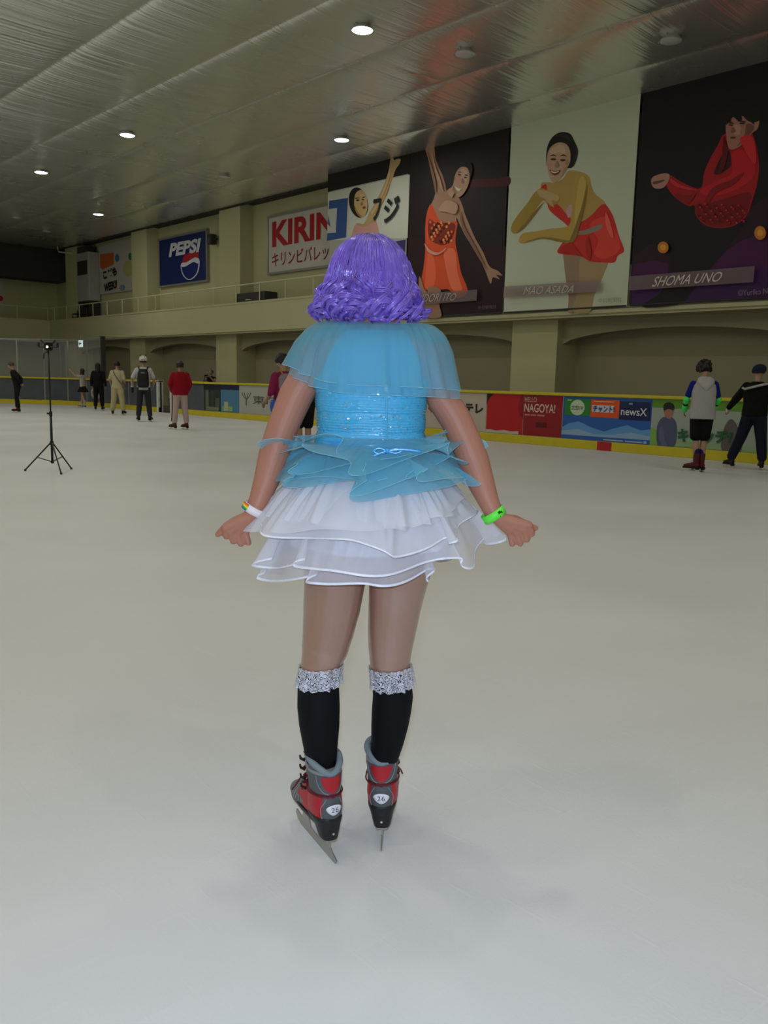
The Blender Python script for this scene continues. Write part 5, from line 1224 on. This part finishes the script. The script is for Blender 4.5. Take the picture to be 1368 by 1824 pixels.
# glittering foil flecks along the bands of the bodice
b = MB(ORG); rf = random.Random(5)
for y0_, y1_, num_ in ((700, 712, 60), (716, 726, 40), (736, 744, 90), (753, 768, 130), (774, 782, 50)):
    for _ in range(num_):
        y_ = rf.uniform(y0_, y1_); _, cx_, hw, dep, dd = interp(TORSO, y_); p = P(cx_, y_, D0 + dd); R_ = RM(hw, p); x_ = rf.uniform(-.97, .97)
        if abs(x_) < .35 and rf.random() < .55: continue
        side_ = -1 if rf.random() < .75 else 1; dp_ = dep + .0105
        q = p + RGT * x_ * (R_ + .0095) + FWD * side_ * dp_ * (1 - abs(x_) ** 2.3) ** (1/2.3)
        nn = (RGT * x_ * .9 + FWD * side_ * (1 - abs(x_)**2) + Vector((rf.uniform(-.35, .35), rf.uniform(-.35, .35), rf.uniform(-.25, .45)))).normalized()
        t1_ = nn.cross(UPV).normalized(); t2_ = t1_.cross(nn); w_ = rf.uniform(.0012, .0034); h_ = rf.uniform(.0007, .0015)
        b.add([q - t1_*w_ - t2_*h_, q + t1_*w_ - t2_*h_*.6, q + t1_*w_*.8 + t2_*h_, q - t1_*w_*.7 + t2_*h_], [(0, 1, 2, 3)])
tag(b.build('sequins', mat('sequin_foil', (0.62, 0.85, 0.95, 1), rough=.22, metal=.9), bod), 'silvery glints on the bodice', kind='stuff')
# blue lining that covers the upper back and chest
def on_torso(y, x, off, side=-1):
    _, cx_, hw, dep, dd = interp(TORSO, y); p = P(cx_, y, D0 + dd); R_ = RM(hw, p); q = min(.999, abs(x) / R_)
    return p + RGT * x + FWD * side * ((dep + off) * (1 - q ** 2.3) ** (1/2.3) + off)
ym = MB(ORG)
for side in (-1, 1):
    vs = []; ys_ = np.linspace(590, 684, 26); nx = 41
    for y in ys_:
        W_ = np.interp(y, [588, 600, 620, 645, 684], [.078, .088, .104, .122, .142])
        for i in range(nx):
            x = (i/(nx-1)*2 - 1) * W_; vs.append(on_torso(float(y), x, .006, side))
    ym.add(vs, [(j*nx+i, j*nx+i+1, (j+1)*nx+i+1, (j+1)*nx+i) for j in range(len(ys_)-1) for i in range(nx-1)])
tag(ym.build('yoke', M_LIN, dancer, True), 'plain blue upper back')
# zip down the back
b = MB(ORG)
zl = []
for y in np.linspace(592, 790, 40):
    _, cx_, hw, dep, dd = interp(TORSO, y); zl.append(P(686 + (y-592)*.02, y, D0 + dd) - FWD * (dep * (1 - .0) + .0125))
b.tube(zl, .0022, 6); z_ = b.build('zip', mat('zip_blue', (0.10, 0.42, 0.58, 1), rough=.4), bod, True)
b = MB(ORG); q = zl[19]; b.rbox((-.004, -.003, -.012), (.004, .001, .006), .0015, M=Matrix.Translation(q - FWD*.004) @ Matrix((RGT, FWD, UPV)).transposed().to_4x4(), axis=1); b.build('zip_pull', mat('zip_blue', ''), z_)

# sheer capelet in two layers
def capelet(name, hem, mt, lift, seed, amp):
    rnd = random.Random(seed); n = 160; rows = 22; vs = []
    # angle a: 0 = right side, -90 = back (towards the camera)
    neck = P(668, 580, D0)
    for j in range(rows):
        t = j / (rows - 1)
        for i in range(n):
            a = 2*math.pi*i/n; c_, s_ = math.cos(a), math.sin(a)
            back = max(0.0, -s_); side = abs(c_)
            # profile from the neckline over the shoulders to the hem
            px_hw = np.interp(t, [0, .08, .2, .3, .45, 1.0], [70, 97, 114, 122, 134, hem['hwr'] if c_ > 0 else hem['hwl']])
            dep = np.interp(t, [0, .12, .3, .6, 1], [.070, .092, .116, .128, .138])
            yb = hem['yb'] if s_ < 0 else hem['yb'] - 5; ys = hem['yr'] if c_ > 0 else hem['yl']
            yh = yb + (ys - yb) * side ** 2.2
            y = np.interp(t, [0, .08, .2, .3, .45, 1.0], [572 + 6*back, 577, 590, 600, 600 + .27*(yh - 600), yh])
            f_ = amp * t ** 1.6 * (math.sin(a*9 + seed) + .6*math.sin(a*17 + seed*2.1) + .4 * math.sin(a*29 + seed))
            f_ += .0028 * math.exp(-((t - .25) / .22) ** 2) * math.sin(a*52 + 2*math.sin(a*5 + seed))
            for a0, w0, h0 in hem['pleats']:
                dd_ = (a - a0 + math.pi) % (2*math.pi) - math.pi; q_ = dd_ / (w0 * (.45 + .55*t)); f_ += h0 * t ** .8 * (math.exp(-q_*q_) - .8*math.exp(-(q_-1.5)**2))
            p = P(667 + (hem['cx'] - 667) * t, float(y), D0)
            ce = math.copysign(abs(c_) ** .85, c_); se = math.copysign(abs(s_) ** .85, s_)
            vs.append(p + RGT * ce * (RM(float(px_hw), p) + f_ + lift) + FWD * se * (float(dep) + f_ + lift))
    b = MB(ORG); b.add(vs, [(j*n+i, j*n+(i+1) % n, (j+1)*n+(i+1) % n, (j+1)*n+i) for j in range(rows-1) for i in range(n)])
    o = b.build(name, mt, dancer, True)
    b = MB(ORG); rim = [vs[(rows-1)*n + i % n] for i in range(n+1)]; b.tube(rim, .0006, 4, cap=False); b.build('rolled_hem', mat('hem_blue', (0.30, 0.62, 0.75, 1), rough=.5), o, True)
    return o
PL = [(math.radians(d_), w_, h_) for d_, w_, h_ in ((-84, .05, .020), (-62, .07, .016), (-45, .10, .011), (-115, .09, .012), (-135, .07, .015), (-20, .12, .008), (-160, .12, .008), (40, .1, .01), (120, .1, .01))]
PL2 = [(a_ + .13, w_ * 1.3, h_) for a_, w_, h_ in PL]
capelet('capelet', dict(pleats=PL, cx=663, hwl=150, hwr=149, yb=687, yl=648, yr=692), M_ORGC, .010, 1.3, .0035)
capelet('capelet', dict(pleats=PL2, cx=664, hwl=145, hwr=152, yb=702, yl=668, yr=706), M_ORGC, .002, 4.1, .0030)

# ---------------------------------------------------------------- ruffles of the skirt
def ruffle(name, mt, waist, hem, folds, amp, seed, rows=20, n=420, curl=0.0, ribbon=None, power=1.0, wob=.0, gather=34, gamp=.0045, label=None):
    """waist: (z, rx, ry) ; hem: function(angle) -> (rx, ry, z); folds grow towards the hem"""
    C0 = P(660, 800, D0); cx_, cy_ = C0.x, C0.y; rnd = random.Random(seed); ph = [rnd.uniform(0, 6.28) for _ in range(8)]
    fa = [rnd.uniform(.6, 1.25) for _ in range(64)]
    def pt(a, t, ext=0.0):
        c_, s_ = math.cos(a), math.sin(a); hr_x, hr_y, hz = hem(a); u = t
        rx = waist[1] + (hr_x - waist[1]) * (u ** power); ry = waist[2] + (hr_y - waist[2]) * (u ** power)
        z = waist[0] + (hz - waist[0]) * u
        w1 = a*folds + 1.3*math.sin(a*3 + ph[0]) + .8*math.sin(a*5 + ph[1]); A = amp * (.15 + .85*u) * (.75 + .35*math.sin(a*4 + ph[2]))
        w2 = a*gather + 2.0*math.sin(a*4 + ph[6]) + 1.5*math.sin(a*9 + ph[7]); dr = A * math.sin(w1) + A*.35*math.sin(2.3*w1 + ph[3]) + gamp * (math.sin(math.pi*min(1, u*1.1))**.7) * math.sin(w2)
        dt = curl * u * math.cos(w1 + .4)
        z += wob * u * (math.sin(w1 + 1.1 + .5*u) + .5*math.sin(a*folds*.47 + ph[4]) + .5*math.sin(a*3 + ph[5]))
        z -= ext
        return Vector((cx_, cy_, 0)) + RGT * (c_ * (rx + dr) - s_ * dt) + FWD * (s_ * (ry + dr) + c_ * dt) + Vector((0, 0, z))
    vs = [pt(2*math.pi*i/n, j/(rows-1)) for j in range(rows) for i in range(n)]
    b = MB(ORG); b.add(vs, [(j*n+i, j*n+(i+1) % n, (j+1)*n+(i+1) % n, (j+1)*n+i) for j in range(rows-1) for i in range(n)])
    o = b.build(name, mt, dancer, True)
    if label: tag(o, label)
    if ribbon:
        w_, mr = ribbon; vs = []
        for k_ in range(3):
            for i in range(n):
                p = pt(2*math.pi*i/n, 1.0 - w_ * (2-k_)/2); q = pt(2*math.pi*i/n, 1.0 - w_ * (2-k_)/2 ); out_ = Vector((p.x - cx_, p.y - cy_, 0)).normalized(); vs.append(p + out_ * .0018)
        b = MB(ORG); b.add(vs, [(j*n+i, j*n+(i+1) % n, (j+1)*n+(i+1) % n, (j+1)*n+i) for j in range(2) for i in range(n)])
        rb = b.build('satin_hem', mr, o, True); so = rb.modifiers.new('s', 'SOLIDIFY'); so.thickness = .0015
        tag(rb, 'shiny white satin edging')
    elif 'blue' in mt.name:
        b = MB(ORG); b.tube([pt(2*math.pi*i/n, 1.0) for i in range(n+1)], .0005, 4, cap=False); b.build('rolled_hem', mat('hem_blue', ''), o, True)
    return o
def H(lx, rx, ry_b, ry_f, z_l, z_r, z_b, z_f=None, px=1.0):
    """half widths left/right, depth back/front, hem heights left, right, back, front"""
    z_f = z_b if z_f is None else z_f
    def f(a):
        c_, s_ = math.cos(a), math.sin(a); zs = z_r if c_ > 0 else z_l; zb = z_b if s_ < 0 else z_f; w_ = abs(c_) ** 2.2
        return (rx if c_ > 0 else lx, ry_b if s_ < 0 else ry_f, zb + (zs - zb) * w_)
    return f
zat = lambda px, py, D=D0: P(px, py, D).z
ruffle('petticoat', mat('petticoat_white', (0.80, 0.80, 0.86, 1), rough=.7), (1.06, .155, .125), H(.235, .235, .185, .18, .90, .90, .885), 9, .008, 5, power=.8, label='opaque white petticoat')
# white underskirt layers first (inside), then blue ones on top
ruffle('skirt_layer', M_TUL2, (1.06, .155, .125), H(.285, .205, .23, .22, zat(490, 1022), zat(770, 1000), .832), 6, .032, 3, ribbon=(.026, M_SATW), power=.8, curl=.045, wob=.016, label='lowest white organza layer')
ruffle('skirt_layer', M_TUL2, (1.07, .16, .13), H(.285, .33, .26, .24, zat(470, 985), zat(905, 968), .868), 6, .036, 8, ribbon=(.028, M_SATW), power=.75, curl=.055, wob=.020, label='middle white organza layer')
ruffle('skirt_layer', M_TUL, (1.08, .165, .135), H(.30, .30, .28, .25, zat(440, 925), zat(875, 925), .925), 7, .026, 12, ribbon=(.030, M_SATW), power=.7, curl=.04, wob=.013, label='upper white organza layer')
ruffle('tulle_layer', M_TUL, (1.09, .165, .135), H(.34, .255, .27, .24, zat(430, 940), zat(855, 905), .97), 13, .010, 17, power=.7, curl=.006, wob=.004, label='soft white tulle layer')
ruffle('tulle_layer', sheer('tulle_soft', (0.84, 0.84, 0.87, 1), .78), (1.10, .16, .13), H(.29, .262, .262, .23, zat(460, 905), zat(850, 885), .975), 15, .008, 23, power=.65, curl=.005, wob=.004, label='short gathered white tulle under the blue ruffles')
# blue ruffles
ruffle('ruffle', M_ORG2, (1.135, .145, .120), H(.262, .285, .235, .21, zat(490, 845), zat(858, 850), 1.058), 7, .028, 31, power=.6, curl=.05, wob=.018)
ruffle('ruffle', M_ORG, (1.155, .145, .120), H(.262, .29, .25, .22, zat(486, 850), zat(860, 833), 1.092), 6, .034, 37, power=.6, curl=.06, wob=.026)
ruffle('ruffle', M_ORG2, (1.165, .145, .120), H(.262, .270, .245, .22, zat(485, 803), zat(845, 790), 1.140), 6, .034, 41, power=.65, curl=.06, wob=.024)
ruffle('ruffle', M_ORG, (1.150, .145, .120), H(.25, .27, .225, .21, zat(495, 830), zat(850, 815), 1.115), 10, .024, 53, power=.6, curl=.04, wob=.018)
ruffle('ruffle', M_ORG, (1.185, .140, .115), H(.20, .235, .20, .19, zat(520, 782), zat(825, 778), 1.165), 6, .026, 47, power=.7, curl=.045, wob=.016)
# satin waist ribbon with a small bow
b = MB(ORG); ring = []
for i in range(49):
    a = 2*math.pi*i/48; p = P(661, 788, D0); ring.append(p + RGT*math.cos(a)*.150 + FWD*math.sin(a)*.128)
vs = [q + Vector((0, 0, dz)) for dz in (-.008, .008) for q in ring[:-1]]
b.add(vs, [(i, (i+1) % 48, 48+(i+1) % 48, 48+i) for i in range(48)]); wb = b.build('waist_ribbon', M_SATB, dancer, True); wb.modifiers.new('s', 'SOLIDIFY').thickness = .003
Bq = P(690, 793, D0) - FWD * .185; b = MB(ORG)
for pts, w_ in (([(-.003, 0), (-.022, .006), (-.034, -.002), (-.022, -.008), (-.003, -.002)], .0032), ([(.003, 0), (.022, .005), (.036, .001), (.022, -.006), (.003, -.002)], .0032), ([(0, 0), (.04, .004), (.085, -.001)], .004), ([(0, 0), (-.02, -.008), (-.035, -.014)], .0035)):
    b.tube([Bq + RGT*x_ + UPV*z_ for x_, z_ in spline(pts, 4, False)], w_, 8)
b.tube([Bq - RGT*.005, Bq + RGT*.005], .007, 10); b.build('bow', M_SATB, wb, True)

# ---------------------------------------------------------------- wristbands
def band(px, py, ax, ay, rr, wd, mt, D):
    c_ = P(px, py, D); d = (P(ax, ay, D) - c_).normalized(); s_ = d.cross(FWD).normalized(); n_ = d.cross(s_); R_ = RM(rr, c_); h = RM(wd, c_) / 2
    n = 40; vs = [c_ + d*k_ + (s_*math.cos(2*math.pi*i/n) + n_*math.sin(2*math.pi*i/n)) * (R_ + .0005) for k_ in (-h, h) for i in range(n)]
    b = MB(ORG); b.add(vs, [(i, (i+1) % n, n+(i+1) % n, n+i) for i in range(n)]); o = b.build('wristband', mt, dancer, True); o.modifiers.new('s', 'SOLIDIFY').thickness = -.0015
    return o, c_, d, s_, R_
o, c_, d, s_, R_ = band(879, 916, 892, 937, 20.5, 15, mat('band_green', (0.13, 0.85, 0.06, 1), rough=.45), 2.232); tag(o, 'neon green paper wristband')
sg = 1 if s_.dot(RGT) > 0 else -1
b = MB(ORG)
for x_, y_, w_, h_ in ((.45, -.002, .22, .007), (.62, .001, .12, .006), (.35, .009, .06, .003)):
    vs = []
    for u in np.linspace(x_ - w_/2, x_ + w_/2, 5):
        for q in (-h_/2, h_/2): an = math.asin(max(-1, min(1, u))); vs.append(c_ + d*(y_ + q) + (s_*sg*math.sin(an) - FWD*math.cos(an)) * (R_ + .0028))
    b.add(vs, [(2*i, 2*i+1, 2*i+3, 2*i+2) for i in range(4)])
b.build('print', ink('#0c4a14'), o)
o, c_, d, s_, R_ = band(453, 907, 441, 928, 20.5, 14, mat('band_white', (0.80, 0.72, 0.70, 1), rough=.45), 2.232); tag(o, 'white paper wristband with a rainbow print')
sg = -1 if s_.dot(RGT) > 0 else 1
for k_, hc in enumerate(('#e0401c', '#f0a020', '#e8dc30', '#50b048', '#2c6c8c')):
    b = MB(ORG); vs = []
    for u in np.linspace(.45, .98, 6):
        for q in (-.0095 + .0038*k_, -.0095 + .0038*(k_+1)): an = math.asin(u); vs.append(c_ + d*q + (s_*sg*math.sin(an) - FWD*math.cos(an)) * (R_ + .0028))
    b.add(vs, [(2*i, 2*i+1, 2*i+3, 2*i+2) for i in range(5)]); b.build('stripe', ink(hc), o)

# ---------------------------------------------------------------- curly purple wig
def wig_material(name, col, col2):
    M = mat(name, col, rough=.30, spec=1.0, aniso=.3, coat=1.0)
    N = M.node_tree.nodes; L = M.node_tree.links; bs = N['Principled BSDF']
    bs.inputs['Coat Roughness'].default_value = .14; bs.inputs['Coat Tint'].default_value = (.8, .75, 1, 1)
    oi = N.new('ShaderNodeTexNoise'); tc = N.new('ShaderNodeTexCoord'); L.new(tc.outputs['Object'], oi.inputs[0]); oi.inputs['Scale'].default_value = 30
    mx = N.new('ShaderNodeMix'); mx.data_type = 'RGBA'; mx.inputs[6].default_value = tuple(col[:3]) + (1,); mx.inputs[7].default_value = tuple(col2) + (1,); L.new(oi.outputs[0], mx.inputs[0]); L.new(mx.outputs[2], bs.inputs['Base Color'])
    return M
M_WIG = wig_material('wig_hair', (0.19, 0.10, 0.47), (0.40, 0.26, 0.76)); M_CAP2 = mat('wig_cap', (0.07, 0.035, 0.30, 1), rough=.5)
WT = P(660, 420, D0); WC = Vector((WT.x, WT.y, 0)); ZT = WT.z
S_PROF = [(0, .002, 0.0), (.10, .034, -.004), (.2, .064, -.018), (.32, .088, -.042), (.45, .103, -.075), (.58, .113, -.110), (.72, .121, -.146), (.86, .128, -.178), (1.0, .131, -.205)]
def wprof(s): return (np.interp(s, [q[0] for q in S_PROF], [q[1] for q in S_PROF]), np.interp(s, [q[0] for q in S_PROF], [q[2] for q in S_PROF]))
# cap under the strands
vs = []; n = 64; rows = 26
for j in range(rows):
    s_ = j/(rows-1)*1.04; r_, z_ = wprof(min(s_, 1)); z_ -= max(0, s_ - 1) * .2
    for i in range(n):
        a = 2*math.pi*i/n; k_ = .93 - .22 * max(0, s_ - .7)
        if math.sin(a) > .35: zz = max(z_, -.055 - .12*(1 - min(1, (math.sin(a)-.35)/.2)))
        else: zz = z_
        vs.append(WC + RGT*math.cos(a)*r_*k_ + FWD*(math.sin(a)*r_*k_*.98 + .012) + Vector((0, 0, ZT + zz - .004)))
b = MB(ORG); b.add(vs, [(j*n+i, j*n+(i+1) % n, (j+1)*n+(i+1) % n, (j+1)*n+i) for j in range(rows-1) for i in range(n)])
wig = b.build('wig', M_CAP2, dancer, True)
rs = np.random.RandomState(11)
allv = []; allf = []; base = 0; NPT = 30
def strands(center_path, ns, wid, thick, taper=.55):
    """center_path: (NPT,3) array with local frames; a bundle of thin three-sided hairs follows it"""
    global base
    c = center_path; t = np.gradient(c, axis=0); t /= np.linalg.norm(t, axis=1)[:, None] + 1e-9
    rad = c - np.array([WC.x, WC.y, 0]); rad[:, 2] = 0; rad /= np.linalg.norm(rad, axis=1)[:, None] + 1e-9
    sd = np.cross(t, rad); sd /= np.linalg.norm(sd, axis=1)[:, None] + 1e-9; nr = np.cross(sd, t)
    u = np.linspace(0, 1, len(c))
    w_ = (wid * (1 - (1 - taper) * u))[:, None]
    for _ in range(ns):
        a = rs.uniform(0, 2*np.pi); q = np.sqrt(rs.uniform(0, 1)); tw = rs.uniform(-.35, .35)
        ca = np.cos(a + tw*u)[:, None] * q; sa = np.sin(a + tw*u)[:, None] * q
        fr = .0005 * np.sin(u * rs.uniform(5, 16) + rs.uniform(0, 6))[:, None] * u[:, None]
        p = c + sd * (ca * w_ + fr) + nr * (sa * w_ * .55 + fr)
        L_ = int(len(c) * rs.uniform(.88, 1.0)); p = p[:L_]; th = thick * (1 - .6 * np.linspace(0, 1, L_)**3)
        s1 = sd[:L_]; n1 = nr[:L_]
        ring = np.stack([p + (s1*math.cos(k) + n1*math.sin(k)) * th[:, None] for k in (0, 2.094, 4.189)], 1).reshape(-1, 3)
        allv.append(ring); i = np.arange(L_ - 1)[:, None] * 3
        for k in range(3): allf.append(np.hstack([i+k, i+(k+1) % 3, i+3+(k+1) % 3, i+3+k]) + base)
        base += L_*3
def lock(a0, length, s0=0.0, off=0.0, curl_r=.014, turns=1.3, ph=0, flip=.0, ns=26, wid=.010, start=.55, drift=0.0):
    u = np.linspace(0, 1, NPT); s_ = s0 + (length - s0) * u; a = a0 + drift*u
    r_ = np.array([wprof(min(x, 1.0))[0] for x in s_]) + off; z_ = np.array([wprof(min(x, 1.0))[1] for x in s_]) - np.clip(s_ - 1, 0, 1) * .18
    g = np.clip((s_ - start) / (1.0 - start), 0, 1.5)
    th = ph + g * turns * 2*np.pi; A = curl_r * np.clip(g * 2.2, 0, 1)
    rr = r_ + A * np.cos(th) + flip * g**2 - .001; tang = A * np.sin(th) ; zz = z_ + A * .55 * np.sin(th + .8) + .30*flip * g**2
    x = np.cos(a); y = np.sin(a)
    R_ = np.array(RGT)[None]; F_ = np.array(FWD)[None]
    c = np.array([WC.x, WC.y, ZT])[None] + R_ * (x*rr - y*tang)[:, None] + F_ * ((y*rr + x*tang) * .98 + .012)[:, None] + np.array([0, 0, 1.0])[None] * zz[:, None]
    return c
# smooth top layer
for i in range(150):
    a = rs.uniform(0, 2*np.pi)
    if math.sin(a) > .55: L_ = .45
    elif math.sin(a) > .3: L_ = .7
    else: L_ = rs.uniform(.74, .92)
    strands(lock(a, L_, 0.0, off=rs.uniform(-.003, .002), curl_r=rs.uniform(.004, .010), turns=rs.uniform(.5, .9), ph=rs.uniform(0, 6.28), ns=0, start=.62, drift=rs.uniform(-.10, .10)), 20, .0085, .0011, 1.0)
# curls in tiers
for tier, (s0, s1, num, cr) in enumerate(((.44, .78, 22, .013), (.52, .92, 28, .019), (.60, 1.04, 34, .022), (.68, 1.12, 40, .019), (.62, 1.18, 40, .013))):
    for i in range(num):
        a = 2*np.pi * (i + rs.uniform(-.4, .4)) / num
        if math.sin(a) > .45: continue
        side = abs(math.cos(a)) ** 3
        strands(lock(a, s1 + rs.uniform(-.06, .04) - .03*side, s0 + rs.uniform(-.05, .05), off=rs.uniform(-.004, .004) - (.022 if tier == 4 else 0), curl_r=cr * rs.uniform(.8, 1.25), turns=rs.uniform(1.0, 1.7) * rs.choice((-1, 1)), ph=rs.uniform(0, 6.28), start=s0 + .02,
                     flip=.012 * side * rs.uniform(.3, 1.6), drift=rs.uniform(-.18, .18)), 34, rs.uniform(.0095, .0135), .0012, .30)
# stray flicks at both sides
for sgn in (0.0, math.pi):
    for i in range(16):
        a = sgn + rs.uniform(-.35, .35)
        strands(lock(a, 1.0 + rs.uniform(-.05, .06), .6, curl_r=.006, turns=.6, ph=rs.uniform(0, 6.28), flip=rs.uniform(.014, .038), start=.65), 12, .006, .0005, .5)
# short hairs over the crown and looser fly-aways
for i in range(60):
    a = rs.uniform(0, 2*np.pi); strands(lock(a, rs.uniform(.4, .9), .05, off=rs.uniform(.001, .005), curl_r=.003, turns=.5, ph=rs.uniform(0, 6), start=.3, drift=rs.uniform(-.3, .3)), 3, .010, .0004, 1.0)
V = np.concatenate(allv); Fq = np.concatenate(allf).astype(np.int32); V = V - np.array(ORG)[None]
me = bpy.data.meshes.new('wig_curls'); me.vertices.add(len(V)); me.vertices.foreach_set('co', V.astype(np.float32).ravel())
me.loops.add(Fq.size); me.loops.foreach_set('vertex_index', Fq.ravel()); me.polygons.add(len(Fq)); me.polygons.foreach_set('loop_start', np.arange(0, Fq.size, 4, dtype=np.int32)); me.update(calc_edges=True)
mesh_obj('wig_curls', me, M_WIG, wig, True)
print('wig quads', len(Fq))
